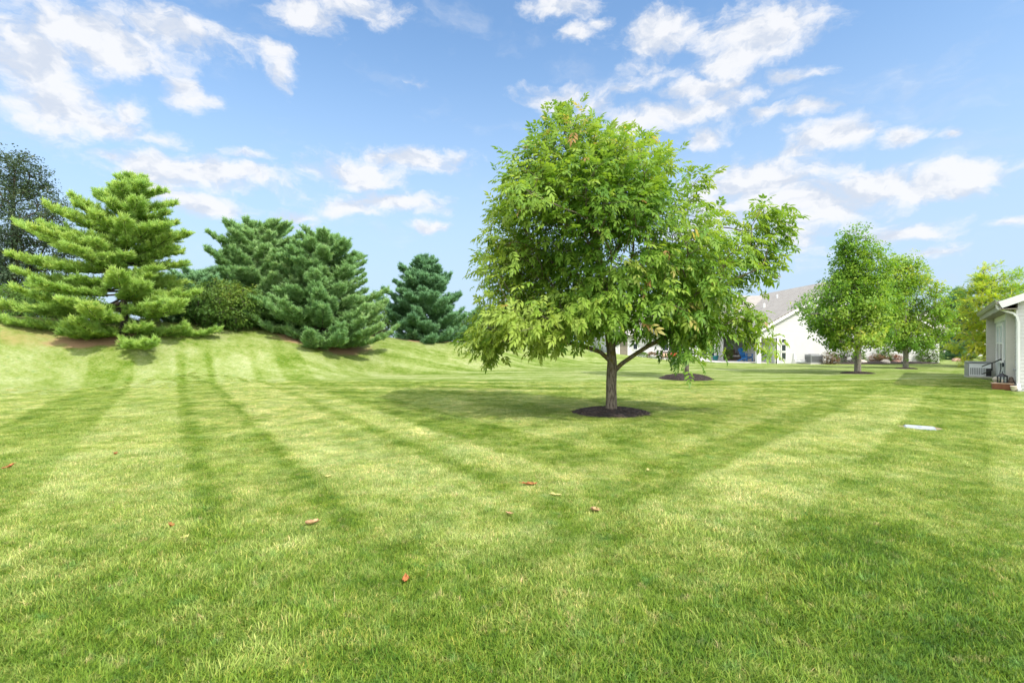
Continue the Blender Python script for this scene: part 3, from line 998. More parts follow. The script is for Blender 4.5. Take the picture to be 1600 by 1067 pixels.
# airy gaps where sky shows through, and no leaves round the bole
for (px, py, rad_) in [(1005, 375, 0.50), (945, 395, 0.45), (890, 345, 0.25), (1050, 330, 0.3)]:
    gx_, gz_ = mp(px, py)
    att = att[(np.hypot(att[:, 0] - gx_, att[:, 2] - gz_) > rad_) | (np.random.default_rng(px).uniform(0, 1, len(att)) < 0.22)]
att = att[~((np.hypot(att[:, 0], att[:, 1]) < 1.1) & (att[:, 2] < 1.85))]
att = att[~((np.hypot(att[:, 0] - 0.3, att[:, 1]) < 2.0) & (att[:, 2] < 1.62))]
low = att[:, 1] < 0
att[low, 2] = np.maximum(att[low, 2], 1.5 - 0.06 * att[low, 1])
att = np.concatenate([att[~((np.abs(att[:, 0] - 0.25) < 0.9) & (att[:, 1] < 0.6) & (att[:, 2] < 1.9))]] + sprays)
trunk = [(0, 0, -0.05), (0.0, 0, 0.1), (0.005, 0, 0.3), (0.0, 0, 0.6), (0.01, 0, 0.9), (0.02, 0.0, 1.15), (0.0, 0.02, 1.45), (-0.06, 0.03, 1.9), (-0.12, 0.05, 2.5), (-0.2, 0.05, 3.2), (-0.35, 0.04, 4.0), (-0.6, 0.02, 4.9), (-0.85, 0.0, 5.7), (-1.05, 0, 6.35)]
T_main = [compound_leaf(3, 0.24, 0.15, 0.058, 0.65, s) for s in range(3)] + [compound_leaf(2, 0.18, 0.15, 0.058, 0.8, 7)]


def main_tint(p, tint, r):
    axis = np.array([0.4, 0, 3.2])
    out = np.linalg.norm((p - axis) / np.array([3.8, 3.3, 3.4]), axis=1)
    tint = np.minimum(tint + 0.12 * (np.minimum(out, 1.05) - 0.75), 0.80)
    red = r.uniform(0, 1, len(p)) < 0.0035
    tip = (noise3(p, 2.2, 77) > 1.0) & (r.uniform(0, 1, len(p)) < 0.22)
    tint = np.where(tip, np.clip(tint + 0.35, 0, 0.965), np.clip(tint, 0, 0.94))
    return np.where(red, r.uniform(0.97, 1.0, len(p)), tint)


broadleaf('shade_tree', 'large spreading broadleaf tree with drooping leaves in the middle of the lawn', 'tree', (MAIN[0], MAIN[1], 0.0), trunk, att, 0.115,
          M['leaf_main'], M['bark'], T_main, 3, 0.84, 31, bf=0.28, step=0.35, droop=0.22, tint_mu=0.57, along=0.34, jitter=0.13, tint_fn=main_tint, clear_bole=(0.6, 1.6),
          limbs=[(4, [(0.22, -0.08, 1.12), (0.45, -0.18, 1.30), (0.75, -0.32, 1.52), (1.1, -0.5, 1.72), (1.6, -0.7, 1.85)]),
                 (5, [(-0.25, -0.05, 1.38), (-0.6, -0.12, 1.50), (-1.1, -0.2, 1.62), (-1.7, -0.25, 1.72)]),
                 (6, [(0.22, 0.1, 1.75), (0.42, 0.15, 2.3), (0.6, 0.15, 3.0), (0.85, 0.1, 3.8)])])

# ---- two maples on the right and the young tree behind the big one
T_maple = [leaf_spray(8, 0.105, 0.22, s, 0.8) for s in range(3)]
bx_, by_ = at_px(1340, 583)
s_ = by_ / 800.0
prof = [((583 - y_) * s_, (l - 1340) * s_, (r_ - 1340) * s_) for (y_, l, r_) in [(356, 1326, 1340), (374, 1308, 1358), (394, 1296, 1372), (415, 1288, 1382), (445, 1277, 1394), (475, 1258, 1408), (510, 1256, 1406), (530, 1264, 1402), (546, 1282, 1388)]]
att = profile_points(1050, prof, 0.9, 41, 0.42, 1.9, -0.5, 0.34)
att = att[~((np.hypot(att[:, 0], att[:, 1]) < 0.8) & (att[:, 2] < 1.3))]
tr = [(0, 0, -0.05), (0, 0, 0.3), (0.02, 0, 0.8), (0, 0, 1.4), (-0.05, 0, 2.5), (-0.1, 0, 4.0), (-0.2, 0, 5.5), (-0.35, 0, 7.0)]
broadleaf('maple_tree', 'taller maple with a dense green crown standing in front of the white gabled house', 'tree', (bx_, by_, gz(bx_, by_)), tr, att, 0.15,
          M['leaf_maple'], M['bark_grey'], T_maple, 3, 1.05, 42, group='maples in a row on the right side of the lawn', bf=0.3, tint_mu=0.46, along=0.7, jitter=0.2, droop=0.25, flare=0.12)
bx_, by_ = at_px(1415, 576)
s_ = by_ / 800.0
prof = [((576 - y_) * s_, (l - 1415) * s_, (r_ - 1415) * s_) for (y_, l, r_) in [(402, 1395, 1425), (415, 1385, 1440), (440, 1376, 1455), (470, 1370, 1466), (500, 1368, 1472), (524, 1374, 1470), (543, 1385, 1458)]]
att = profile_points(700, prof, 0.9, 43, 0.42, 1.9, -0.5, 0.34)
tr = [(0, 0, -0.05), (0, 0, 0.3), (0.02, 0, 0.8), (0.0, 0, 1.3), (-0.05, 0, 2.5), (-0.1, 0, 4.0), (-0.1, 0, 5.6), (-0.1, 0, 6.5)]
broadleaf('maple_tree', 'smaller rounder maple partly hidden by the taller one, beside the mulch bed', 'tree', (bx_, by_, gz(bx_, by_)), tr, att, 0.14,
          M['leaf_maple'], M['bark_grey'], T_maple, 3, 1.1, 44, group='maples in a row on the right side of the lawn', bf=0.3, tint_mu=0.50, along=0.7, jitter=0.2, droop=0.25, flare=0.12)
bx_, by_ = at_px(1073, 589)
att = dome_points(300, 1.9, 1.9, 3.2, 1.9, 45, 0.42, thr=-0.7)
tr = [(0, 0, -0.05), (0, 0, 0.4), (0.02, 0, 1.0), (0, 0, 1.8), (0, 0, 2.8), (0, 0, 4.2)]
broadleaf('young_tree', 'slim young tree in its own mulch ring behind the big spreading tree', 'tree', (bx_, by_, gz(bx_, by_)), tr, att, 0.09,
          M['leaf_maple'], M['bark'], T_maple, 4, 1.05, 46, tint_mu=0.5, along=0.6, jitter=0.18)


# ---- conifers
def conifer(name, label, base, height, prof, mat, seed, whorl=0.5, per=6, group=None, density=1.0, tuft=0.15, lean=(0, 0), rbase=0.16, droop=0.0, tip_up=0.35, depth=0.9, gap=0.0,
            tint_mu=0.5, skirt=0.25, cat='tree', ragged=0.2):
    """pine with whorls of flat layered boughs; prof rows are (height, reach to the left, reach to the right)"""
    r = np.random.default_rng(seed)
    root = thing(name, label, cat, base, 0, group)
    prof = np.array(sorted(prof))
    mb = MB()
    tp = []
    for i in range(9):
        f = i / 8
        tp.append((lean[0] * f * height + 0.06 * math.sin(f * 5 + seed), lean[1] * f * height + 0.05 * math.cos(f * 4 + seed), f * height * 0.985 - 0.1 * (i == 0)))
    tp = np.array(tp)
    mb.tube(tp, [rbase * (1 - 0.93 * i / 8) for i in range(9)], 10, cap=False)
    P, D, U, SC = [], [], [], []
    z = skirt
    wi = 0
    while z < height * 0.985:
        f = z / height
        org = np.array([np.interp(f, np.linspace(0, 1, 9), tp[:, 0]), np.interp(f, np.linspace(0, 1, 9), tp[:, 1]), z])
        rl = np.interp(z, prof[:, 0], prof[:, 1]); rr = np.interp(z, prof[:, 0], prof[:, 2])
        nb = per if f < 0.85 else max(3, per - 2)
        a0 = r.uniform(0, 6.28)
        for b in range(nb):
            if r.uniform() < gap: continue
            org = np.array([np.interp(f, np.linspace(0, 1, 9), tp[:, 0]), np.interp(f, np.linspace(0, 1, 9), tp[:, 1]), max(0.0, z + r.uniform(-0.5, 0.5) * whorl * (1 - 0.6 * f))])
            az_ = a0 + 2 * math.pi * b / nb + r.normal(0, 0.18)
            ca, sa = math.cos(az_), math.sin(az_)
            side = rr if ca > 0 else rl
            mean = (rr + rl) / 2 * depth
            L = math.hypot(ca * side, sa * mean) * r.uniform(1.02 - ragged * 1.4, 1.10)
            if L < 0.08: continue
            lift = 0.10 + 0.42 * f * f + r.normal(0, 0.07) - droop * (1 - f)
            npt = max(3, int(L / 0.30) + 1)
            pts_ = []
            for i in range(npt + 1):
                q = i / npt
                hor = L * q * (1 - 0.12 * tip_up * q * q)
                ver = L * (lift * q - (0.22 * (1 - f) * q * (1 - q) * 1.6) + tip_up * 0.40 * q ** 3 * (0.4 + 0.6 * (1 - f)))
                bend = 0.10 * L * q * q * math.sin(seed + b * 3.1 + wi)
                pts_.append(org + np.array([ca * hor - sa * bend, sa * hor + ca * bend, ver]))
            pts_ = np.array(pts_)
            rb = min(rbase * 0.32, 0.012 + 0.012 * L)
            mb.tube(pts_, [rb * (1 - 0.85 * i / npt) for i in range(npt + 1)], 5, cap=False)
            q = 0.22
            while q < 1.001:
                i = min(npt - 1, int(q * npt)); u_ = q * npt - i
                bp = pts_[i] * (1 - u_) + pts_[i + 1] * u_
                bd = unit(pts_[i + 1] - pts_[i])
                sd = unit(np.cross([0, 0, 1.0], bd)); upv = np.cross(bd, sd)
                for sg in (-1, 1):
                    tl = (0.14 + 0.34 * L ** 0.75 * max(0.0, 1 - q) ** 0.8 * q ** 0.35) * r.uniform(0.7, 1.25) * min(1.0, 0.55 + L * 0.25)
                    td = unit(bd * r.uniform(0.55, 0.95) + sd * sg * r.uniform(0.6, 1.0) + np.array([0, 0, r.normal(0.18, 0.18)]))
                    nt = max(1, int(round(tl / 0.115 * density)))
                    for k in range(nt):
                        e_ = (k + 0.8) / nt
                        c = bp + td * tl * e_ + np.array([0, 0, 0.10 * tl * e_ * e_])
                        P.append(c + r.normal(0, 0.03, 3)); D.append(unit(td + np.array([0, 0, 0.35]) + r.normal(0, 0.3, 3))); U.append(upv)
                        SC.append(r.uniform(0.8, 1.25))
                q += 0.16 / max(L, 0.35) / density
            for k in range(3):
                P.append(pts_[-1] - unit(pts_[-1] - pts_[-2]) * 0.06 * k); D.append(unit(pts_[-1] - pts_[-2] + np.array([0, 0, 0.3]) + r.normal(0, .25, 3))); U.append(np.array([0, 0, 1.0])); SC.append(1.1)
        z += whorl * r.uniform(0.8, 1.2) * (1 - 0.35 * f)
        wi += 1
    for k in range(5):
        P.append(tp[-1] + np.array([0, 0, -0.10 * k])); D.append(unit(np.array([r.normal(0, .3), r.normal(0, .3), 1.0]))); U.append(np.array([1.0, 0, 0])); SC.append(1.0)
    P = np.array(P); D = np.array(D); U = np.array(U); SC = np.array(SC) * tuft / 0.12
    tint = np.clip(tint_mu + 0.14 * noise3(P, 1.2, seed) + r.normal(0, 0.14, len(P)), 0, 1)
    mb.build('trunk', M['bark_dark'], root, True)
    Vs, Fs, Ts = [], [], []; off = 0
    which = r.integers(0, 3, len(P))
    for k in range(3):
        Tv, Tf = needle_tuft(30, 0.12, 0.0105, k)
        m = which == k
        V, F, T = place(Tv, Tf, P[m], D[m], U[m], SC[m], tint[m])
        Vs.append(V); Fs.append(F + off); Ts.append(T); off += len(V)
    link('crown', np_mesh('crown', np.concatenate(Vs), np.concatenate(Fs), mat, False, np.concatenate(Ts)), root)
    return root


def px_prof(cx, by, d, rows):
    """photo rows (y, left x, right x) to metres about a trunk at x=cx whose foot is at y=by"""
    s = d / 800.0
    return [((by - y_) * s, (cx - l) * s, (r_ - cx) * s) for (y_, l, r_) in rows]


def foot_y(x, y):
    """photo row of the ground at a world point"""
    return 535 - (gz(x, y) - CAM_H) / y * 800


def conifer_px(cx, d, rows, wide=1.0, **kw):
    y0 = min(q[0] for q in rows); y1 = max(q[0] for q in rows)
    rows = [(y_ + 13 * (1 - (y_ - y0) / (y1 - y0)), cx + (l - cx) * wide, cx + (r_ - cx) * wide) for (y_, l, r_) in rows]
    x = (cx - 800) / 800 * d
    by = foot_y(x, d)
    top = min(q[0] for q in rows)
    return conifer(base=(x, d, gz(x, d)), height=(by - top) * d / 800, prof=px_prof(cx, by, d, rows), **kw)


GP = 'pines along the grassy bank'
conifer_px(196, 22.2, [(262, 190, 203), (290, 165, 240), (330, 135, 272), (365, 95, 285), (400, 62, 292), (440, 48, 292), (475, 10, 305), (505, 40, 325), (528, 90, 325), (545, 130, 310)],
           name='pine_tree', label='yellow green pine with long layered boughs, tallest on the bank', mat=M['needle_lime'], seed=3, whorl=0.46, per=9, group=GP, density=1.5, tuft=0.17, gap=0.16, tip_up=0.14, wide=1.06, tint_mu=0.52, depth=0.75, lean=(0.015, 0), skirt=0.0, droop=0.16, ragged=0.32)
conifer_px(405, 28.5, [(343, 400, 412), (360, 372, 440), (385, 352, 452), (415, 345, 462), (450, 352, 475), (490, 370, 490), (525, 385, 490)],
           name='pine_tree', label='blue green pine with a broad rounded top left of its twin', mat=M['needle_blue'], seed=5, whorl=0.42, per=9, group=GP, density=1.6, tuft=0.17, tip_up=0.40, gap=0.05, skirt=0.1, wide=1.36, ragged=0.27)
conifer_px(505, 27.6, [(360, 495, 512), (380, 468, 540), (410, 455, 562), (445, 448, 558), (480, 420, 592), (510, 412, 600), (530, 425, 590), (545, 455, 575)],
           name='pine_tree', label='blue green pine with wide low skirts on bare straw, right of its twin', mat=M['needle_blue'], seed=8, whorl=0.42, per=9, group=GP, density=1.6, tuft=0.165, tip_up=0.36, gap=0.05, skirt=0.05, droop=0.12, wide=1.3, ragged=0.27)
conifer_px(662, 33.8, [(390, 660, 667), (412, 644, 684), (440, 622, 698), (470, 606, 714), (500, 594, 722), (520, 600, 722), (532, 625, 712)],
           name='pine_tree', label='compact dark green pine standing alone between twin pines and big tree', mat=M['needle_dark'], tint_mu=0.40, seed=12, whorl=0.42, per=9, group=GP, density=1.6, tuft=0.185, tip_up=0.42, skirt=0.05, droop=0.06, wide=1.2, ragged=0.3)
conifer_px(308, 27.0, [(415, 304, 312), (435, 275, 345), (460, 262, 368), (490, 255, 378), (510, 262, 372)],
           name='pine_tree', label='low dark pine tucked in between the yellow green pine and olive shrub', mat=M['needle_dark'], seed=15, whorl=0.42, per=9, group=GP, density=1.5, tuft=0.17, tint_mu=0.6, skirt=0.1, wide=1.25)
conifer_px(748, 44.0, [(470, 748, 752), (495, 725, 772), (520, 715, 782), (538, 712, 785)],
           name='pine_tree', label='small shaded pine half hidden behind the left edge of the big crown', mat=M['needle_dark'], seed=18, whorl=0.6, per=7, group=GP, density=0.8, tuft=0.22, tint_mu=0.3)
conifer_px(1496, 47.0, [(440, 1494, 1500), (470, 1476, 1520), (505, 1472, 1530), (540, 1470, 1534), (556, 1474, 1530)],
           name='spruce_tree', label='dark green spruce peeping out behind the golden tree', mat=M['needle_dark'], seed=24, whorl=0.6, per=8, density=0.85, tuft=0.24, tint_mu=0.35)

# ---- the golden tree beside the right-hand house
T_feather = [compound_leaf(5, 0.34, 0.085, 0.036, 0.35, 60 + q) for q in range(3)]
d_ = 33.0; x_ = (1552 - 800) / 800 * d_
by = foot_y(x_, d_); s_ = d_ / 800
prof = [((by - y_) * s_, (l - 1552) * s_, (r_ - 1552) * s_) for (y_, l, r_) in [(418, 1535, 1556), (432, 1518, 1590), (450, 1500, 1610), (475, 1492, 1625), (505, 1490, 1635), (535, 1492, 1635), (552, 1505, 1620)]]
att = profile_points(1000, prof, 0.9, 55, 0.45, 1.5, -0.6, 0.30)
att[:, 2] = np.round(att[:, 2] / 0.72) * 0.72 + 0.12 * np.hypot(att[:, 0], att[:, 1]) - 0.2 + np.random.default_rng(5).normal(0, 0.10, len(att))
tr = [(0, 0, -0.1), (0, 0, 0.5), (0.03, 0, 1.2), (0, 0, 2.2), (-0.1, 0, 3.5), (-0.1, 0, 4.8), (-0.15, 0, 5.6)]
broadleaf('golden_tree', 'loose golden green tree with airy layered boughs beside the right hand house', 'tree', (x_, d_, gz(x_, d_)), tr, att, 0.16,
          M['leaf_gold'], M['bark_grey'], T_feather, 6, 1.05, 56, bf=0.25, step=0.4, tint_mu=0.58, along=0.6, jitter=0.12, droop=0.08,
          tint_fn=lambda p, tint, r: np.clip(tint + 0.16 - 0.05 * (p[:, 2] - 2.0), 0, 1))

# ---- sparse tree at the far left and other trees behind the bank
T_small = [leaf_spray(6, 0.10, 0.22, 20 + s, 0.6) for s in range(3)]
d_ = 33.0; x_ = (20 - 800) / 800 * d_
by = foot_y(x_, d_); s_ = d_ / 800
prof = [((by - y_) * s_, (l - 20) * s_, (r_ - 20) * s_) for (y_, l, r_) in [(238, 5, 40), (262, -25, 55), (300, -50, 95), (340, -70, 122), (385, -80, 115), (430, -80, 100), (455, -60, 70)]]
att = profile_points(620, prof, 0.9, 51, 0.5, 1.1, -0.4, 0.25)
tr = [(0, 0, -0.1), (0.0, 0, 1.0), (0.05, 0, 2.2), (0, 0, 4.0), (0.1, 0, 6.0), (0.0, 0, 8.5), (0.1, 0, 10.5)]
broadleaf('thin_crowned_tree', 'tall thin crowned dull green tree with bare limbs behind the yellow green pine', 'tree', (x_, d_, gz(x_, d_)), tr, att, 0.2,
          M['leaf_sparse'], M['bark_dark'], T_small, 10, 1.3, 52, bf=0.3, step=0.6, tint_mu=0.45, along=0.5, jitter=0.3, droop=0.2)


def bush(name, label, cx, d, top, half, mat, seed, n=260, lsize=1.0, group=None, cat='shrub', depth=1.0, tint_mu=0.45, bottom_lift=0.05, tint_fn=None, tmpl=None, per=4):
    x = (cx - 800) / 800 * d
    z0 = gz(x, d); by = foot_y(x, d)
    H = (by - top) * d / 800; hw = half * d / 800
    att = dome_points(n, hw * 0.95, hw * depth, H * 0.42, H * 0.55, seed, 0.36, -0.95, 2.0 / max(hw, 0.4), -0.8)
    att[:, 2] = np.maximum(att[:, 2], bottom_lift + 0.02)
    tr = [(0, 0, -0.05), (0, 0, 0.06 * H), (0.02, 0, 0.14 * H)]
    return broadleaf(name, label, cat, (x, d, z0), tr, att, min(0.12, 0.05 * H + 0.01), mat, M['bark_dark'], tmpl or T_small, per, lsize * max(0.55, min(1.25, H / 2.2)), seed + 1, group, bf=0.1, step=0.35,
                     tint_mu=tint_mu, along=0.6, jitter=0.11 * min(1.4, max(0.5, H / 2)), droop=0.2, tint_fn=tint_fn, flare=0.0)


def olive_tint(p, tint, r):
    return np.clip(tint - 0.27 + 0.24 * (p[:, 2] - 1.6) + 0.14 * noise3(p, 2.0, 5), 0, 1)


GB = 'shrubs along the top of the bank'
bush('spreading_shrub', 'rounded olive shrub turning bronze on top, between the pines', 350, 25.6, 440, 66, M['leaf_olive'], 61, 900, 0.85, tint_fn=olive_tint)
bush('spreading_shrub', 'low dark shrub at the left edge on the crest of the bank', 22, 27.0, 446, 62, M['leaf_shrub'], 63, 420, 1.0, GB, depth=0.7, tint_mu=0.22)
bush('spreading_shrub', 'mid green shrub filling the gap left of the lone dark pine', 583, 39.0, 458, 42, M['leaf_shrub'], 65, 360, 1.0, GB, tint_mu=0.35)
bush('spreading_shrub', 'twiggy brownish shrub on the crest right of the low pine skirts', 592, 34.5, 512, 18, M['leaf_red'], 66, 160, 0.8, GB, tint_mu=0.3)
bush('spreading_shrub', 'shaded shrub right beside the lone dark pine', 722, 42.0, 486, 26, M['leaf_shrub'], 67, 240, 1.0, GB, tint_mu=0.2)
bush('round_shrub', 'small round green shrub behind the trunk of the big tree', 933, 47.0, 541, 13, M['leaf_shrub'], 68, 120, 0.8, tint_mu=0.3)

for (cx, d, top, half, sd, lb) in [(855, 56.0, 455, 60, 71, 'far dark trunked tree seen under the left half of the big crown'),
                                   (960, 70.0, 470, 60, 72, 'distant broadleaf tree behind the trunk of the big tree'),
                                   (455, 44.0, 450, 50, 73, 'leafy tree glimpsed behind the blue green twin pines'),
                                   (90, 42.0, 440, 60, 74, 'leafy tree behind the layered lower boughs of the yellow green pine'),
                                   (800, 62.0, 478, 50, 75, 'broad tree behind the left edge of the big crown'),
                                   (1440, 95.0, 480, 40, 76, 'far tree behind the white houses at the end of the lawn')]:
    x = (cx - 800) / 800 * d
    by = foot_y(x, d); H = (by - top) * d / 800; hw = half * d / 800
    att = dome_points(320, hw, hw, H * 0.60, H * 0.42, sd, 0.4, -0.9, 0.9, -0.7)
    tr = [(0, 0, -0.1), (0, 0, 0.1 * H), (0.05, 0, 0.22 * H), (0, 0, 0.5 * H), (0, 0, 0.85 * H)]
    broadleaf('background_tree', lb, 'tree', (x, d, gz(x, d)), tr, att, 0.2, M['leaf_shrub'], M['bark_dark'], T_small, 4, 2.1, sd, 'trees beyond the bank and houses', bf=0.3, step=0.8, tint_mu=0.35,
              along=0.6, jitter=0.38, droop=0.2)

# ------------------------------------------------------------------ mulch rings
def mulch_ring(label, x, y, rad, seed, h=0.07, ex=1.0):
    r = np.random.default_rng(seed)
    o = thing('mulch_ring', label, 'mulch ring', (x, y, gz(x, y)), 0, 'dark mulch rings round the lawn trees')
    V, F = [(0, 0, h)], []
    nr, na = 14, 64
    wob = 1 + 0.03 * np.sin(np.arange(na) * 2 * np.pi / na * 3 + seed) + r.normal(0, 0.022, na)
    for i in range(1, nr + 1):
        for k in range(na):
            a = 2 * math.pi * k / na; q = rad * i / nr * wob[k]
            V.append((q * math.cos(a) * ex, q * math.sin(a), h * (1 - (i / nr) ** 3) + 0.006 + r.normal(0, 0.008) * (i < nr) - (0.03 if i == nr else 0)))
    for k in range(na):
        F.append((0, 1 + k, 1 + (k + 1) % na))
    for i in range(nr - 1):
        for k in range(na):
            a, b = 1 + i * na + k, 1 + i * na + (k + 1) % na
            F.append((a, a + na, b + na, b))
    mb = MB(); mb.add(V, F)
    mb.build('mulch_bed', M['mulch'], o)
    mc = MB()
    for k in range(int(1300 * rad * rad)):
        a = r.uniform(0, 6.283); q = rad * math.sqrt(r.uniform(0, 1.06))
        cx_, cy_ = q * math.cos(a) * ex, q * math.sin(a); cz_ = max(0, h * (1 - (q / rad) ** 3)) + 0.012
        ya = r.uniform(0, 6.28); L = r.uniform(0.012, 0.035)
        mc.beam((cx_ - L * math.cos(ya), cy_ - L * math.sin(ya), cz_ - r.uniform(0, .008)), (cx_ + L * math.cos(ya), cy_ + L * math.sin(ya), cz_ + r.uniform(0, 0.014)), r.uniform(.008, .018), 0.006)
    ch = mc.build('bark_chips', M['mulch_chip'], o)
    ch['kind'] = 'stuff'
    return o


M['mulch_chip'] = simple('mulch_chip', (0.075, 0.053, 0.044), 0.9, 0.75, 25.0)
mulch_ring('dark mulch ring around the foot of the big spreading tree', MULCH[0][0], MULCH[0][1], 0.90, 81, 0.11)
mulch_ring('dark mulch ring under the slim young tree', MULCH[1][0], MULCH[1][1], 1.12, 82, 0.22)
mulch_ring('dark mulch ring under the taller maple', MULCH[2][0], MULCH[2][1], 0.75, 83)
mulch_ring('thin dark mulch ring under the smaller maple', MULCH[3][0], MULCH[3][1], 0.55, 84)

# ------------------------------------------------------------------ utility lid in the lawn
lx, ly = LIDP
o = thing('utility_lid', 'flat pale grey utility cover set in the grass on the right', 'utility cover', (lx, ly, 0.0), R(-36))
MB().box(-0.235, 0.235, -0.235, 0.235, -0.06, 0.012).build('frame', M['grey_metal'], o, bevel=0.008)
MB().box(-0.215, 0.215, -0.215, 0.215, 0.0, 0.022).build('cover', M['lid'], o, bevel=0.008)
MB().box(-0.03, 0.03, -0.012, 0.012, 0.02, 0.028).build('handle', M['grey_metal'], o)
r_ = np.random.default_rng(5)
sv = [(0, 0, 0.004)]
for k in range(40):
    a = 2 * math.pi * k / 40
    q = 1 + r_.normal(0, 0.07)
    sv.append((0.38 * math.cos(a) * q, 0.27 * math.sin(a) * q, 0.004))
sm = MB(); sm.add(sv, [(0, 1 + k, 1 + (k + 1) % 40) for k in range(40)])
so = sm.build('bare_soil', M['soil']); so.location = (lx, ly, 0.0); tag(so, kind='structure')

# ------------------------------------------------------------------ fallen leaves
def fallen_leaf(px, py, size, mat, label, curl, seed, wide=0.5):
    r = np.random.default_rng(seed)
    x, y = at_px(px, py)
    V, F = [], []
    nu, nv = 9, 5
    for i in range(nu):
        t = i / (nu - 1)
        half = wide * size * 0.5 * math.sin(math.pi * min(1, t * 0.96 + 0.03)) ** 0.8 * (1 + 0.18 * math.sin(t * 26))
        for j in range(nv):
            s = (j / (nv - 1) - 0.5) * 2
            V.append(((t - 0.5) * size, s * half, 0.032 + curl * size * (0.25 * s * s + 0.5 * (t - 0.45) ** 2) + r.normal(0, 0.004)))
    for i in range(nu - 1):
        for j in range(nv - 1):
            a = i * nv + j
            F.append((a, a + nv, a + nv + 1, a + 1))
    mb = MB(); mb.add(V, F)
    mb.tube([(-0.5 * size, 0, 0.032 + curl * size * .12), (-0.72 * size, 0.03 * size, 0.05)], 0.003, 4)
    o = mb.build('fallen_leaf', mat, None, True)
    sd = o.modifiers.new('thickness', 'SOLIDIFY'); sd.thickness = 0.002
    o.location = (x, y, 0.0)
    o.rotation_euler = (r.normal(0, 0.12), r.normal(0, 0.12), r.uniform(-0.5, 0.5) if size > 0.15 else r.uniform(0, 6.28))
    tag(o, label, 'fallen leaf', 'fallen leaves on the lawn')


for i, a in enumerate([
    (827, 760, 0.19, 'dry_leaf', 'bright orange brown fallen leaf, largest and lying flat in the middle grass', 0.25, 0.42),
    (928, 802, 0.15, 'tan_leaf', 'curled pale tan fallen leaf nearer than the bright orange one', 0.45, 0.6),
    (265, 827, 0.07, 'dry_leaf', 'small orange fallen leaf on the dark stripe at the left', 0.8, 0.6),
    (180, 712, 0.12, 'dry_leaf', 'rusty fallen leaf farther back on the pale left stripe', 0.5, 0.4),
    (487, 823, 0.11, 'tan_leaf', 'tan fallen leaf on the dark green stripe left of centre', 0.8, 0.5),
    (635, 912, 0.09, 'dry_leaf', 'brown fallen leaf nearest the camera, left of centre', 0.5, 0.5),
    (795, 807, 0.08, 'tan_leaf', 'small brown fallen leaf just below the bright orange one', 0.5, 0.5),
    (15, 733, 0.12, 'dry_leaf', 'rusty fallen leaf at the left edge of the picture', 0.6, 0.5),
    (869, 778, 0.12, 'yellow_leaf', 'narrow pale yellow fallen leaf between the orange and the curled tan leaf', 0.4, 0.22),
    (290, 845, 0.05, 'yellow_leaf', 'tiny pale fallen leaf beside the small orange leaf', 0.8, 0.6),
    (513, 748, 0.07, 'yellow_leaf', 'pale fallen leaf on the light stripe left of centre', 0.5, 0.5),
    (1012, 738, 0.08, 'yellow_leaf', 'yellow fallen leaf on the grass nearer than the big mulch ring', 0.5, 0.4),
]):
    fallen_leaf(a[0], a[1], a[2], M[a[3]], a[4], a[5], 100 + i, a[6])


# ------------------------------------------------------------------ buildings
def siding(mb, y, z0, z1, xl, xr, lap=0.115, out=-1, axis='x', proud=0.02):
    """lapped boards between the edge functions xl(z), xr(z); out is the direction the wall faces"""
    z = z0
    while z < z1 - 1e-4:
        t = min(z + lap, z1)
        a0, b0, a1, b1 = xl(z), xr(z), xl(t), xr(t)
        if b0 - a0 > 0.01:
            if b1 < a1: a1 = b1 = (a1 + b1) / 2
            yo, yi = y + out * (proud + 0.004), y + out * 0.004
            vs = [(a0, yo, z), (b0, yo, z), (b1, yi, t), (a1, yi, t), (a0, y, z), (b0, y, z)]
            if axis == 'y': vs = [(q[1], q[0], q[2]) for q in vs]
            mb.add(vs, [(0, 1, 2, 3), (0, 4, 5, 1)])
        z = t
    return mb


def roof_mesh(quads, name, parent, thick=0.14):
    """each quad: eave a, eave b, ridge b, ridge a (top surface); given a thickness and shingle courses"""
    V, F, UV = [], [], []
    for q in quads:
        q = [Vector(p) for p in q]
        n = (q[1] - q[0]).cross(q[3] - q[0]).normalized()
        if n.z < 0: n = -n
        b = len(V)
        V += [tuple(p) for p in q] + [tuple(p - n * thick) for p in q]
        F += [(b, b + 1, b + 2, b + 3), (b + 7, b + 6, b + 5, b + 4)] + [(b + i, b + 4 + i, b + 4 + (i + 1) % 4, b + (i + 1) % 4) for i in range(4)]
        ux = (q[1] - q[0]).normalized(); uy = n.cross(ux)
        loc = [((p - q[0]).dot(ux), (p - q[0]).dot(uy)) for p in q]
        UV.append(loc)
    me = bpy.data.meshes.new(name)
    me.from_pydata(V, [], F)
    uvl = me.uv_layers.new(name='UVMap')
    for qi in range(len(quads)):
        for fi in range(6):
            p = me.polygons[qi * 6 + fi]
            for li in p.loop_indices:
                vi = (me.loops[li].vertex_index - qi * 8) % 4
                uvl.data[li].uv = UV[qi][vi]
    me.materials.append(M['roof'])
    return link(name, me, parent)


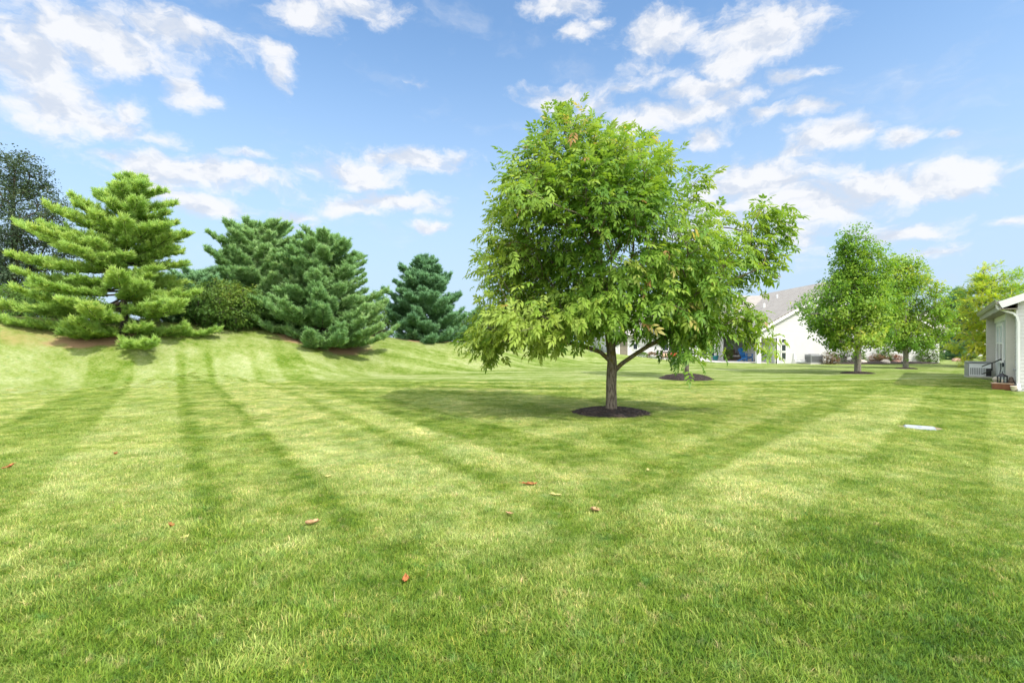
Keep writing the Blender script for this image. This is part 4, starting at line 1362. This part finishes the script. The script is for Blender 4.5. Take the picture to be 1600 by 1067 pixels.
def window(parent, x0, x1, z0, z1, y, out=-1, cols=1, rows=1, fw=0.07, axis='x', blind=False, proud=0.05):
    def bx(mb, a0, a1, b0, b1, c0, c1):
        if axis == 'x': mb.box(a0, a1, min(b0, b1), max(b0, b1), c0, c1)
        else: mb.box(min(b0, b1), max(b0, b1), a0, a1, c0, c1)
    mb = MB()
    yf, yb = y + out * proud, y
    bx(mb, x0 - fw, x0, yb, yf, z0 - fw, z1 + fw); bx(mb, x1, x1 + fw, yb, yf, z0 - fw, z1 + fw)
    bx(mb, x0, x1, yb, yf, z1, z1 + fw); bx(mb, x0, x1, yb, yf + out * 0.02, z0 - fw, z0)
    for c in range(1, cols):
        q = x0 + (x1 - x0) * c / cols
        bx(mb, q - fw * .4, q + fw * .4, yb, yf - out * 0.006, z0, z1)
    for r_ in range(1, rows):
        q = z0 + (z1 - z0) * r_ / rows
        bx(mb, x0, x1, yb, yf - out * 0.012, q - fw * .3, q + fw * .3)
    wo_ = mb.build('window', M['trim'], parent)
    gl = MB(); bx(gl, x0, x1, yb + out * 0.020, yb + out * 0.024, z0, z1); gl.build('pane', M['glass'], wo_)
    if blind:
        bl = MB(); zz = z0 + (z1 - z0) * 0.5
        while zz < z1 - 0.02:
            bx(bl, x0 + .02, x1 - .02, yb + out * 0.026, yb + out * 0.031, zz, zz + 0.045); zz += 0.05
        bl.build('blind', M['blind'], wo_)
    return wo_


# ---- white gabled house with its long wing and corner porch
HZ = -0.1
house = thing('gabled_house', 'white sided house with taupe shingle gable roof and corner porch behind the trees', 'house', (0, 0, 0))
XL, XR, YF, YB, EZ, PZ = 19.15, 33.35, 40.0, 54.0, 2.5, 6.5
XM = (XL + XR) / 2
slope = (PZ - EZ) / (XM - XL)
mb = MB()
siding(mb, YF, HZ, EZ, lambda z: 20.7, lambda z: XR)
siding(mb, YF, 1.95, EZ, lambda z: XL, lambda z: 20.7)
siding(mb, YF, EZ, PZ, lambda z: XL + (z - EZ) / slope, lambda z: XR - (z - EZ) / slope)
siding(mb, XR, HZ, EZ, lambda z: YF, lambda z: YB, out=1, axis='y')
mb.box(20.55, XR - 0.02, YF + 0.02, YF + 0.15, HZ, EZ)          # wall body behind the boards
mb.prism([(XL, EZ), (XR, EZ), (XM, PZ)], 1, YF + 0.02, YF + 0.15)
mb.box(20.6, 20.74, YF + 0.02, 47.0, HZ, EZ)                       # porch inner wall
siding(mb, 20.6, HZ, EZ, lambda z: YF + 0.1, lambda z: 47.0, out=-1, axis='y')
mb.box(17.9, 20.7, 47.0, 47.15, HZ, EZ)
siding(mb, 47.0, HZ, EZ, lambda z: 18.5, lambda z: 20.6)
mb.box(XL + 0.02, XL + 0.14, YF + 0.15, 45.0, 2.0, EZ)             # porch side beam
mb.box(XL, XR, YB, YB + .1, HZ, EZ)
siding(mb, 45.0, HZ, 2.6, lambda z: 8.7, lambda z: 18.5)
mb.box(8.7, 18.48, 45.02, 45.15, HZ, 2.6)
siding(mb, 18.48, HZ, 2.6, lambda z: 45.0, lambda z: 47.0, out=1, axis='y')
mb.box(8.7, 8.8, 45.15, 57.0, HZ, 2.6)
mb.build('wall', M['siding'], house)
MB().box(XL, XL + 0.32, YF, YF + 0.32, HZ, EZ - 0.02).build('porch_post', M['trim'], house, bevel=0.01)
ov = 0.35
e0 = EZ - slope * ov
RY = 52.0
roof_mesh([[(XL - ov, YF - 0.3, e0 + 0.16), (XL - ov, YB, e0 + 0.16), (XM, YB, PZ + 0.16), (XM, YF - 0.3, PZ + 0.16)],
           [(XR + ov, YB, e0 + 0.16), (XR + ov, YF - 0.3, e0 + 0.16), (XM, YF - 0.3, PZ + 0.16), (XM, YB, PZ + 0.16)]], 'roof', house)
roof_mesh([[(8.3, 44.4, 2.45), (XM - 0.1, 44.4, 2.45), (XM - 0.1, RY, 6.35), (8.3, RY, 6.35)],
           [(XM - 0.1, 59.6, 2.45), (8.3, 59.6, 2.45), (8.3, RY, 6.35), (XM - 0.1, RY, 6.35)]], 'roof', house)
mb = MB()                                                            # rake boards and eave trim
for sg, xe in ((1, XL - ov), (-1, XR + ov)):
    mb.beam((xe, YF - 0.315, e0 - 0.06), (XM, YF - 0.315, PZ - 0.06), 0.03, 0.2)
mb.box(XL - ov - 0.10, XL - ov + 0.0, YF - 0.3, 47.0, e0 - 0.02, e0 + 0.11)
mb.box(8.3, 18.4, 44.28, 44.40, 2.24, 2.37)
mb.build('eave_trim', M['trim'], house)
for xx in (XR - 0.05, 20.75):
    MB().box(xx - 0.06, xx + 0.06, YF - 0.032, YF - 0.002, HZ, EZ - 0.05).build('corner_trim', M['trim'], house)
MB().box(18.42, 18.56, 44.965, 44.998, HZ, 2.45).build('corner_trim', M['trim'], house)
for (z0, z1) in ((0.30, 0.80), (0.95, 1.42), (1.60, 1.86)):
    window(house, 21.05, 21.36, z0, z1, YF - 0.014, fw=0.05)
window(house, 16.65, 17.75, 0.45, 1.65, 45.0 - 0.014, cols=2, fw=0.11)
window(house, 10.65, 11.0, 1.0, 1.5, 45.0 - 0.014, fw=0.06)
window(house, 13.2, 14.3, 0.9, 1.9, 45.0 - 0.014, cols=2, fw=0.08)
mb = MB(); mb.box(9.45, 10.15, 44.95, 44.985, HZ, 2.0)
dr = mb.build('door', M['door'], house)
mb = MB(); mb.box(9.36, 9.45, 44.93, 44.984, HZ, 2.0); mb.box(10.15, 10.24, 44.93, 44.984, HZ, 2.0); mb.box(9.36, 10.24, 44.93, 44.984, 2.0, 2.09)
mb.build('frame', M['trim'], dr)
MB().tube([(10.07, 44.95, 0.95), (10.07, 44.90, 0.95)], 0.03, 8).build('handle', M['grey_metal'], dr)
MB().tube([(22.9, 46.5, 4.6), (22.9, 46.5, 5.15)], 0.09, 10).build('roof_vent', M['trim'], house)
MB().tube([(24.6, 47.5, 5.6), (24.6, 47.5, 6.05)], 0.06, 10).build('roof_vent', M['white_metal'], house)
pm = MB().box(16.0, 20.6, 40.35, 46.99, -0.2, 0.05).build('patio', M['concrete']); tag(pm, kind='structure')


def ac_unit(name, label, x, y, z, wd, dp, ht, rz, body, group=None, cat='air conditioner'):
    o = thing(name, label, cat, (x, y, z), rz, group)
    MB().box(-wd / 2 - .06, wd / 2 + .06, -dp / 2 - .06, dp / 2 + .06, -0.08, 0.05).build('pad', M['concrete'], o)
    MB().box(-wd / 2, wd / 2, -dp / 2, dp / 2, 0.05, ht).build('body', body, o, bevel=0.02)
    mb = MB()
    for sy in (-1, 1):
        zz = 0.13
        while zz < ht - 0.12:
            mb.box(-wd / 2 + .06, wd / 2 - .06, sy * dp / 2 - .012, sy * dp / 2 + .012, zz, zz + 0.028); zz += 0.05
    for sx in (-1, 1):
        zz = 0.13
        while zz < ht - 0.12:
            mb.box(sx * wd / 2 - .012, sx * wd / 2 + .012, -dp / 2 + .06, dp / 2 - .06, zz, zz + 0.028); zz += 0.05
    mb.build('grille', M['grille'], o)
    mb = MB().lathe([(0.40 * wd, ht), (0.40 * wd, ht + 0.03), (0.36 * wd, ht + 0.04)], sides=20)
    mb.build('fan_guard', M['grille'], o)
    return o


ac_unit('air_conditioner', 'dark grey louvred air conditioner against the white gable wall', 23.1, 39.2, 0.0, 0.92, 0.85, 0.68, 0, M['grey_metal'])
mb = MB()
mb.tube([(22.0, 39.95, 0.75), (22.0, 39.9, 0.35), (22.05, 39.75, 0.16), (22.3, 39.5, 0.10), (22.62, 39.3, 0.12)], 0.035, 8)
mb.tube([(22.12, 39.95, 0.55), (22.15, 39.85, 0.3), (22.35, 39.6, 0.2), (22.62, 39.35, 0.24)], 0.02, 6)
tag(mb.build('refrigerant_pipe', M['white_metal'], None, True), 'white pipes looping from the gable wall to the grey air conditioner', 'pipe')


# ---- porch and patio furniture
def pot(name, label, cat, x, y, z, r, h, mat, plant=None, seed=0, ph=0.6):
    o = thing(name, label, cat, (x, y, z))
    MB().lathe([(r * .62, 0), (r * .8, h * .35), (r * .95, h * .8), (r * 1.05, h * .86), (r * 1.05, h), (r * .92, h), (r * .9, h * .9)], sides=20).build('pot', mat, o, True)
    MB().lathe([(r * .9, h * .86), (r * .2, h * .9)], sides=16).build('soil', M['mulch'], o)
    if plant:
        rr = np.random.default_rng(seed)
        n = 150
        d = unit(rr.normal(size=(n, 3)) + np.array([0, 0, 0.7])); f = rr.uniform(.2, 1, n) ** .6
        p = d * f[:, None] * np.array([r * 1.6, r * 1.6, ph]) + np.array([0, 0, h])
        p[:, 2] = np.maximum(p[:, 2], h * 0.8)
        Tv, Tf = T_small[0]
        V, F, T = place(Tv, Tf, p, unit(d + rr.normal(0, .3, d.shape)), unit(rr.normal(0, .4, d.shape) + np.array([0, 0, 1.0])), np.full(n, .8), rr.uniform(.2, .8, n))
        link('foliage', np_mesh('foliage', V, F, plant, False, T), o)
    return o


pot('garden_pot', 'teal glazed garden pot under the white framed window', 'pot', 17.7, 44.55, 0.0, 0.27, 0.46, M['teal'])
pot('potted_plant', 'leafy green potted plant at the corner of the patio', 'potted plant', 18.75, 44.3, 0.05, 0.2, 0.35, M['wicker'], M['leaf_shrub'], 3, 0.85)

# blue slatted garden chair
o = thing('garden_chair', 'bright blue slatted garden chair on the patio beside the white post', 'chair', (19.45, 42.6, 0.05), R(28))
mb = MB()
for k in range(6):
    xx = -0.26 + k * 0.104
    mb.beam((xx, 0.18, 0.30), (xx * 1.12, 0.52, 1.02 + 0.09 * math.cos((k - 2.5) * .6)), 0.09, 0.02)
mb.build('backrest', M['blue'], o)
mb = MB()
for k in range(6):
    mb.box(-0.29, 0.29, -0.36 + k * .1, -0.28 + k * .1, 0.37 - k * .022, 0.393 - k * .022)
mb.build('seat', M['blue'], o)
for sx in (-1, 1):
    MB().box(sx * .36 - .075, sx * .36 + .075, -0.42, 0.34, 0.60, 0.625).build('armrest', M['blue'], o)
    MB().beam((sx * .33, -0.36, 0.0), (sx * .33, -0.36, 0.60), 0.10, 0.03).build('leg', M['blue'], o)
    MB().beam((sx * .33, -0.30, 0.34), (sx * .33, 0.55, 0.0), 0.035, 0.10).build('leg', M['blue'], o)
# wicker armchair with pale cushions
o = thing('wicker_armchair', 'dark wicker armchair with pale cushions deep on the patio', 'chair', (19.5, 45.0, 0.05), R(10))
MB().box(-0.36, 0.36, -0.36, 0.36, 0.0, 0.30).build('base', M['wicker'], o, bevel=0.02)
for sx in (-1, 1):
    MB().box(sx * .43 - .065, sx * .43 + .065, -0.37, 0.37, 0.0, 0.58).build('armrest', M['wicker'], o, bevel=0.03)
MB().prism([(0.24, 0.30), (0.38, 0.30), (0.50, 0.90), (0.38, 0.92)], 0, -0.36, 0.36).build('backrest', M['wicker'], o, bevel=0.02)
MB().box(-0.34, 0.34, -0.36, 0.22, 0.303, 0.44).build('cushion', M['grey_cloth'], o, bevel=0.04)
# black barbecue
o = thing('barbecue', 'black lidded barbecue grill against the porch wall', 'barbecue', (18.95, 46.2, 0.05), 0)
MB().box(-0.30, 0.30, -0.24, 0.24, 0.10, 0.62).build('cabinet', M['black'], o, bevel=0.02)
MB().prism([(-0.26, 0.66), (0.26, 0.66), (0.24, 0.86), (0.10, 0.98), (-0.10, 0.98), (-0.24, 0.86)], 0, -0.34, 0.34).build('lid', M['black'], o, bevel=0.02)
MB().box(-0.35, 0.35, -0.27, 0.27, 0.62, 0.66).build('firebox', M['grille'], o)
for sx in (-1, 1):
    MB().box(sx * .52 - .16, sx * .52 + .16, -0.22, 0.22, 0.62, 0.65).build('side_shelf', M['grey_metal'], o)
    MB().tube([(sx * .28, 0.2, 0.08), (sx * .34, 0.2, 0.08)], 0.08, 12).build('wheel', M['black'], o)
MB().tube([(-0.22, -0.28, 0.80), (0.22, -0.28, 0.80)], 0.014, 8).build('handle', M['grey_metal'], o)
# bench with red cushions by the wing wall
o = thing('patio_bench', 'low dark bench with red and tan cushions by the long wing wall', 'bench', (13.55, 43.9, 0.0), 0)
MB().box(-0.75, 0.75, -0.30, 0.30, 0.30, 0.38).build('seat', M['wicker'], o, bevel=0.01)
for sx in (-1, 1):
    for sy in (-1, 1):
        MB().box(sx * .68 - .04, sx * .68 + .04, sy * .25 - .04, sy * .25 + .04, 0.0, 0.30).build('leg', M['wicker'], o)
mb = MB()
for k in range(4):
    mb.box(-0.75, 0.75, 0.26, 0.30, 0.42 + k * .11, 0.50 + k * .11)
mb.box(-0.75, -0.69, 0.30, 0.34, 0.38, 0.86); mb.box(0.69, 0.75, 0.30, 0.34, 0.38, 0.86)
mb.build('backrest', M['wicker'], o)
MB().box(0.0, 0.70, -0.28, 0.24, 0.383, 0.70).build('cushion', M['red'], o, bevel=0.06)['label'] = 'red cushion'
MB().box(-0.70, -0.03, -0.28, 0.24, 0.383, 0.66).build('cushion', M['tan_cloth'], o, bevel=0.06)['label'] = 'tan cushion'
pot('planter', 'squat white planter nearest the brown door', 'planter', 11.35, 44.2, 0.0, 0.28, 0.42, M['white_metal'], M['leaf_shrub'], 8, 0.25)
pot('planter', 'squat white planter between the bench and its neighbour', 'planter', 12.15, 44.2, 0.0, 0.30, 0.46, M['white_metal'], M['leaf_red'], 9, 0.25)

# ---- house at the right edge
PX, PY = 16.04, 16.24
rh = thing('right_house', 'pale grey sided house with overhanging eave and gutter at the right edge', 'house', (PX, PY, 0.10), math.atan2(0.768, 0.64))
rh.name = 'sided_house'
L_, Wd, WH = 10.0, 9.0, 2.85
sl = 0.42
mb = MB()
siding(mb, 0.0, -0.3, WH, lambda z: 0.0, lambda z: L_, out=1)
mb.box(0.02, L_ - 0.02, -0.15, -0.002, -0.3, WH)
mb.build('wall', M['siding_beige'], rh)
mb = MB()
siding(mb, 0.0, -0.3, WH, lambda z: -Wd, lambda z: 0.0, out=-1, axis='y')
siding(mb, 0.0, WH, WH + sl * Wd / 2, lambda z: -Wd + (z - WH) / sl, lambda z: -(z - WH) / sl, out=-1, axis='y')
mb.box(0.002, 0.13, -Wd, -0.152, -0.3, WH)
mb.prism([(-Wd, WH), (0, WH), (-Wd / 2, WH + sl * Wd / 2)], 0, 0.002, 0.13)
mb.box(L_ - 0.13, L_, -Wd, -0.152, -0.3, WH)
mb.build('gable_wall', M['siding'], rh)
ov = 0.42
zt = WH + 0.14
roof_mesh([[(L_ + 0.25, ov, zt - sl * ov), (-0.25, ov, zt - sl * ov), (-0.25, -Wd / 2, zt + sl * Wd / 2), (L_ + 0.25, -Wd / 2, zt + sl * Wd / 2)],
           [(-0.25, -Wd - ov, zt - sl * ov), (L_ + 0.25, -Wd - ov, zt - sl * ov), (L_ + 0.25, -Wd / 2, zt + sl * Wd / 2), (-0.25, -Wd / 2, zt + sl * Wd / 2)]], 'roof', rh, 0.12)
MB().box(-0.22, L_ + 0.22, 0.02, ov - 0.02, WH - 0.30, WH - 0.27).build('soffit', M['soffit'], rh)
MB().box(-0.24, L_ + 0.24, ov - 0.02, ov + 0.005, WH - 0.31, WH - 0.06).build('fascia', M['gutter'], rh)
MB().beam((-0.265, ov, zt - sl * ov - 0.12), (-0.265, -Wd / 2, zt + sl * Wd / 2 - 0.12), 0.03, 0.22).build('rake_board', M['trim'], rh)
mb = MB()                                                            # K-style gutter profile
gp = [(ov + .008, -.02), (ov + .008, -.15), (ov + .07, -.15), (ov + .105, -.09), (ov + .105, -.03), (ov + .125, -.015), (ov + .125, 0.0), (ov + .108, 0.0), (ov + .095, -.02), (ov + .09, -.085), (ov + .06, -.13), (ov + .02, -.13), (ov + .02, -.02)]
mb.prism([(a, WH + 0.02 + b) for a, b in gp], 0, -0.24, L_ + 0.24)
mb.build('gutter', M['gutter'], rh)
mb = MB()
ds = [(0.02, ov + .06, WH - 0.12), (0.02, ov + .05, WH - 0.24), (-0.02, ov - .10, WH - 0.33), (-0.06, 0.10, WH - 0.42), (-0.065, 0.02, WH - 0.52), (-0.065, -0.02, WH - 0.75), (-0.065, -0.02, 0.20), (-0.12, -0.02, 0.06), (-0.30, -0.02, 0.0)]
for a, b in zip(ds[:-1], ds[1:]):
    mb.beam(a, b, 0.075, 0.06)
mb.build('downspout', M['trim'], rh)
MB().box(-0.03, 0.09, 0.003, 0.03, -0.3, WH - 0.31).build('corner_trim', M['trim'], rh)
MB().box(0.5, 0.72, 0.0, 0.235, -0.3, WH - 0.302).build('pilaster', M['taupe'], rh, bevel=0.008)
MB().box(8.1, 8.4, 0.0, 0.30, -0.3, WH - 0.302).build('pilaster', M['taupe'], rh, bevel=0.008)
MB().box(0.09, L_, 0.02, 0.05, WH - 0.52, WH - 0.304).build('frieze_board', M['trim'], rh)
window(rh, 4.3, 5.4, 0.80, 2.15, 0.02, out=1, rows=2, fw=0.09, blind=True)
window(rh, 5.7, 6.8, 0.80, 2.15, 0.02, out=1, rows=2, fw=0.09, blind=True)
mt = MB().box(2.5, 2.78, 0.02, 0.13, 0.40, 0.85).build('meter_box', M['grey_metal'], rh, bevel=0.01)
MB().tube([(2.64, 0.13, 0.70), (2.64, 0.18, 0.70)], 0.075, 14).build('dial', M['glass'], mt)
MB().tube([(0.28, 0.02, 0.62), (0.28, 0.09, 0.62)], 0.03, 8).build('tap', M['grey_metal'], rh)
MB().tube([(2.64, 0.07, 0.40), (2.64, 0.07, -0.2)], 0.025, 8).build('conduit', M['grey_metal'], rh)


def rh_pt(a, o, z=0.0):
    """point along the right house wall: a metres along, o metres out"""
    return (PX + 0.64 * a - 0.768 * o, PY + 0.768 * a + 0.64 * o, z)


x, y, z = rh_pt(7.4, 0.62)
z = gz(x, y)
o = thing('generator', 'white louvred standby generator with dark top beside the right hand house', 'generator', (x, y, z), R(-28))
MB().box(-0.39, 0.39, -0.31, 0.31, -0.05, 0.06).build('pad', M['concrete'], o)
MB().box(-0.37, 0.37, -0.28, 0.28, 0.06, 0.60).build('body', M['white_metal'], o, bevel=0.02)
MB().box(-0.385, 0.385, -0.295, 0.295, 0.60, 0.69).build('lid', M['grey_metal'], o, bevel=0.025)
mb = MB()
for k in range(9):
    mb.box(-0.32 + k * .058, -0.285 + k * .058, -0.287, -0.275, 0.12, 0.42)
mb.build('vent_grille', M['grey_metal'], o)
MB().box(0.20, 0.375, -0.295, -0.278, 0.07, 0.40).build('access_panel', M['black'], o)
MB().box(-0.382, -0.355, -0.285, 0.285, 0.07, 0.59).build('side_panel', M['grey_metal'], o, bevel=0.005)
mb = MB()
a = Vector(rh_pt(6.75, 0.50, z + 0.50)); b = Vector(rh_pt(4.9, 0.06, z + 0.86))
mb.tube([a, a.lerp(b, .35) + Vector((0, 0, 0.0)), a.lerp(b, .7) + Vector((0, 0, -0.02)), b], 0.024, 8)
c = a.lerp(b, .55)
mb.tube([c, c + Vector((0, 0, -0.30)), Vector(rh_pt(6.7, 0.5, z + 0.18))], 0.019, 8)
mb.tube([b + Vector((0, 0, 0)), Vector(rh_pt(4.7, 0.07, z + 0.5)), Vector(rh_pt(4.5, 0.12, z + 0.25)), Vector(rh_pt(4.9, 0.3, z + 0.04)), Vector(rh_pt(5.8, 0.55, z + 0.04))], 0.018, 8)
tag(mb.build('conduit_pipe', M['black'], None, True), 'black hoses running from the white generator to the house wall', 'hose')
x, y, z = rh_pt(3.5, 0.28); z = gz(x, y)
o = thing('stone_ball', 'round cream garden ball on the grass between generator and planter box', 'garden ornament', (x, y, z))
MB().lathe([(0.02, 0.0), (0.065, 0.01), (0.07, 0.035)], sides=18).build('foot', M['cream'], o, True)
MB().lathe([(0.11 * math.sin(q), 0.13 - 0.11 * math.cos(q)) for q in np.linspace(0.25, 3.1, 14)], sides=20).build('ball', M['cream'], o, True)
x, y, z = rh_pt(0.2, 0.34); z = gz(x, y)
o = thing('planter_box', 'brown wooden planter box at the foot of the right hand house', 'planter', (x, y, z), math.atan2(0.768, 0.64) - R(88))
MB().prism([(-0.13, 0.0), (0.13, 0.0), (0.16, 0.20), (-0.16, 0.20)], 0, -0.25, 0.25).build('box', M['terracotta'], o, bevel=0.008)
MB().box(-0.27, 0.27, -0.18, 0.18, 0.20, 0.225).build('rim', M['tan_cloth'], o, bevel=0.008)
pb = (x, y, z + 0.29)
o = thing('lantern', 'small dark house shaped lantern standing on the brown planter box', 'lantern', (x + 0.02, y + 0.02, z + 0.225), R(20))
MB().box(-0.10, 0.10, -0.10, 0.10, 0.0, 0.02).build('base', M['black'], o)
for sx in (-1, 1):
    for sy in (-1, 1):
        MB().box(sx * .085 - .012, sx * .085 + .012, sy * .085 - .012, sy * .085 + .012, 0.02, 0.20).build('post', M['black'], o)
MB().lathe([(0.03, 0.02), (0.03, 0.11)], sides=12).build('candle', M['cream'], o)
mb = MB(); mb.add([(-.12, -.12, .2), (.12, -.12, .2), (.12, .12, .2), (-.12, .12, .2), (0, 0, .33)], [(3, 2, 1, 0), (0, 1, 4), (1, 2, 4), (2, 3, 4), (3, 0, 4)])
mb.build('roof', M['black'], o)
MB().tube([(0, 0, .32), (0, 0, .37)], 0.012, 8).build('ring', M['black'], o)
o = thing('garden_ornament', 'small dark brown garden ornament beside the lantern on the planter box', 'garden ornament', (x + 0.19, y - 0.10, z + 0.225), R(10))
MB().lathe([(0.05, 0.0), (0.08, 0.03), (0.075, 0.08), (0.05, 0.12), (0.055, 0.15), (0.04, 0.19), (0.01, 0.20)], sides=14).build('body', M['wicker'], o, True)
for sx in (-1, 1):
    MB().tube([(sx * .05, -0.05, 0.01), (sx * .09, -0.10, 0.012)], [0.025, 0.015], 8).build('foot', M['wicker'], o)
x, y, z = rh_pt(-0.18, 0.10); z = gz(x, y)
pot('garden_pot', 'pale stone pot on the ground beside the brown planter box', 'pot', x, y, z, 0.09, 0.17, M['cream'])


# ---- two far white houses
def far_house(label, x, y, wx, wy, h, rise, rz, seed):
    o = thing('far_house', label, 'house', (x, y, gz(x, y) - 0.1), rz, 'white houses at the end of the lawn')
    mb = MB()
    siding(mb, 0, 0, h, lambda z: 0, lambda z: wx, lap=0.16)
    mb.box(0.01, wx, 0.02, wy, 0, h)
    siding(mb, 0, 0, h, lambda z: 0, lambda z: wy, lap=0.16, axis='y')
    mb.prism([(0, h), (wy, h), (wy / 2, h + rise)], 0, 0.02, wx)
    mb.build('wall', M['siding'], o)
    k = rise / (wy / 2)
    roof_mesh([[(-0.4, -0.45, h - .45 * k + .16), (wx + 0.4, -0.45, h - .45 * k + .16), (wx + 0.4, wy / 2, h + rise + .16), (-0.4, wy / 2, h + rise + .16)],
               [(wx + 0.4, wy + .45, h - .45 * k + .16), (-0.4, wy + .45, h - .45 * k + .16), (-0.4, wy / 2, h + rise + .16), (wx + 0.4, wy / 2, h + rise + .16)]], 'roof', o)
    q = 1.2
    while q < wx - 1.6:
        window(o, q, q + 1.1, 0.9, 2.1, -0.016, cols=2, fw=0.1)
        q += 3.1
    MB().box(-0.42, wx + 0.42, -0.56, -0.45, h - .45 * k - .02, h - .45 * k + .1).build('gutter', M['trim'], o)
    return o


far_house('far white house seen under the smaller maple crown', 45.0, 63.0, 11.0, 9.0, 2.6, 2.7, R(-12), 1)
far_house('far white house glimpsed through the golden tree boughs', 64.0, 74.0, 13.0, 9.0, 2.7, 2.9, R(-20), 2)

# ---- beds and planting on the right
def bed(label, cx, cy, rx, ry, seed, rz=0.0, h=0.12):
    r = np.random.default_rng(seed)
    V, F = [(0, 0, h)], []
    na = 48
    for i in range(1, 7):
        for k in range(na):
            a = 2 * math.pi * k / na; q = i / 6 * (1 + 0.06 * math.sin(3 * a + seed))
            V.append((rx * q * math.cos(a), ry * q * math.sin(a), h * (1 - (i / 6) ** 3) + r.normal(0, 0.012) - (0.12 if i == 6 else 0)))
    F += [(0, 1 + k, 1 + (k + 1) % na) for k in range(na)]
    for i in range(5):
        for k in range(na):
            a, b = 1 + i * na + k, 1 + i * na + (k + 1) % na
            F.append((a, a + na, b + na, b))
    mb = MB(); mb.add(V, F)
    o = mb.build('mulch_bed', M['mulch'])
    o.location = (cx, cy, gz(cx, cy)); o.rotation_euler = (0, 0, rz)
    return tag(o, label, 'mulch bed')


bed('long dark mulch bed with reddish shrubs behind the maples', 28.4, 38.6, 3.9, 1.5, 91, R(-5), 0.16)
GS = 'low shrubs in the mulch bed behind the maples'
bush('low_shrub', 'low reddish shrub against the white wall beside the grey air conditioner', 1297, 38.6, 548, 15, M['leaf_red'], 92, 150, 0.8, GS)
bush('low_shrub', 'brown red shrub in the mulch bed seen between the two maple trunks', 1372, 39.0, 553, 13, M['leaf_red'], 93, 130, 0.8, GS, tint_mu=0.6)
bush('low_shrub', 'green shrub at the mulch bed behind the taller maple trunk', 1346, 39.2, 552, 13, M['leaf_shrub'], 94, 130, 0.8, GS)
bush('low_shrub', 'rusty shrub just left of the smaller maple trunk', 1398, 39.0, 553, 12, M['leaf_red'], 95, 130, 0.8, GS, tint_mu=0.75)
bush('low_shrub', 'clipped green shrub right of the smaller maple trunk', 1428, 40.5, 551, 12, M['leaf_shrub'], 96, 130, 0.8, GS, tint_mu=0.6)
bush('low_shrub', 'tall green shrub against the white wall between the two maples', 1384, 39.6, 540, 17, M['leaf_shrub'], 191, 200, 0.8, GS, tint_mu=0.35)
bush('low_shrub', 'dark green shrub at the right end of the white gable wall', 1452, 39.4, 541, 18, M['leaf_shrub'], 192, 200, 0.8, GS, tint_mu=0.45)
bush('low_shrub', 'grey green shrub against the white wall left of the taller maple trunk', 1322, 39.4, 546, 14, M['leaf_sparse'], 193, 160, 0.8, GS, tint_mu=0.8)
GH = 'shrubs in front of the far white houses'
bush('house_shrub', 'far green shrub at the left corner of the far houses', 1446, 58.0, 546, 14, M['leaf_shrub'], 97, 120, 1.2, GH)
bush('house_shrub', 'far yellowish shrub between the two far houses', 1468, 60.0, 547, 12, M['leaf_olive'], 98, 120, 1.2, GH)
bush('house_shrub', 'far dark shrub under the golden tree boughs', 1490, 62.0, 546, 12, M['leaf_shrub'], 99, 120, 1.2, GH, tint_mu=0.3)


def rock(label, x, y, sx, sy, sz, mat, seed, group):
    r = np.random.default_rng(seed)
    V, F = [], []
    nu, nv = 14, 9
    for i in range(nv):
        ph = math.pi * i / (nv - 1)
        for k in range(nu):
            a = 2 * math.pi * k / nu
            d = np.array([math.sin(ph) * math.cos(a), math.sin(ph) * math.sin(a), math.cos(ph)])
            q = 1 + 0.16 * float(noise3(d[None], 2.4, seed)[0])
            V.append((d[0] * sx * q, d[1] * sy * q, d[2] * sz * q + sz * 0.45))
    for i in range(nv - 1):
        for k in range(nu):
            F.append((i * nu + k, (i + 1) * nu + k, (i + 1) * nu + (k + 1) % nu, i * nu + (k + 1) % nu))
    mb = MB(); mb.add(V, F)
    o = mb.build('boulder', mat, None, False)
    o.location = (x, y, gz(x, y) - 0.03); o.rotation_euler = (0, 0, r.uniform(0, 6))
    return tag(o, label, 'boulder', group)


GR = 'landscape boulders on the right side of the lawn'
rock('pinkish boulder on the open lawn beyond the white generator', (1495 - 800) / 800 * 44, 44.0, 0.42, 0.3, 0.24, M['rock'], 3, GR)
rock('pale boulder at the left end of the long mulch bed', 26.2, 38.3, 0.35, 0.25, 0.22, M['rock_pale'], 4, GR)
rock('pale pink boulder in front of the brown red shrub', 27.7, 38.0, 0.42, 0.28, 0.26, M['rock_pale'], 5, GR)
rock('small pink boulder in front of the rusty shrub', 28.7, 38.1, 0.30, 0.25, 0.2, M['rock'], 6, GR)
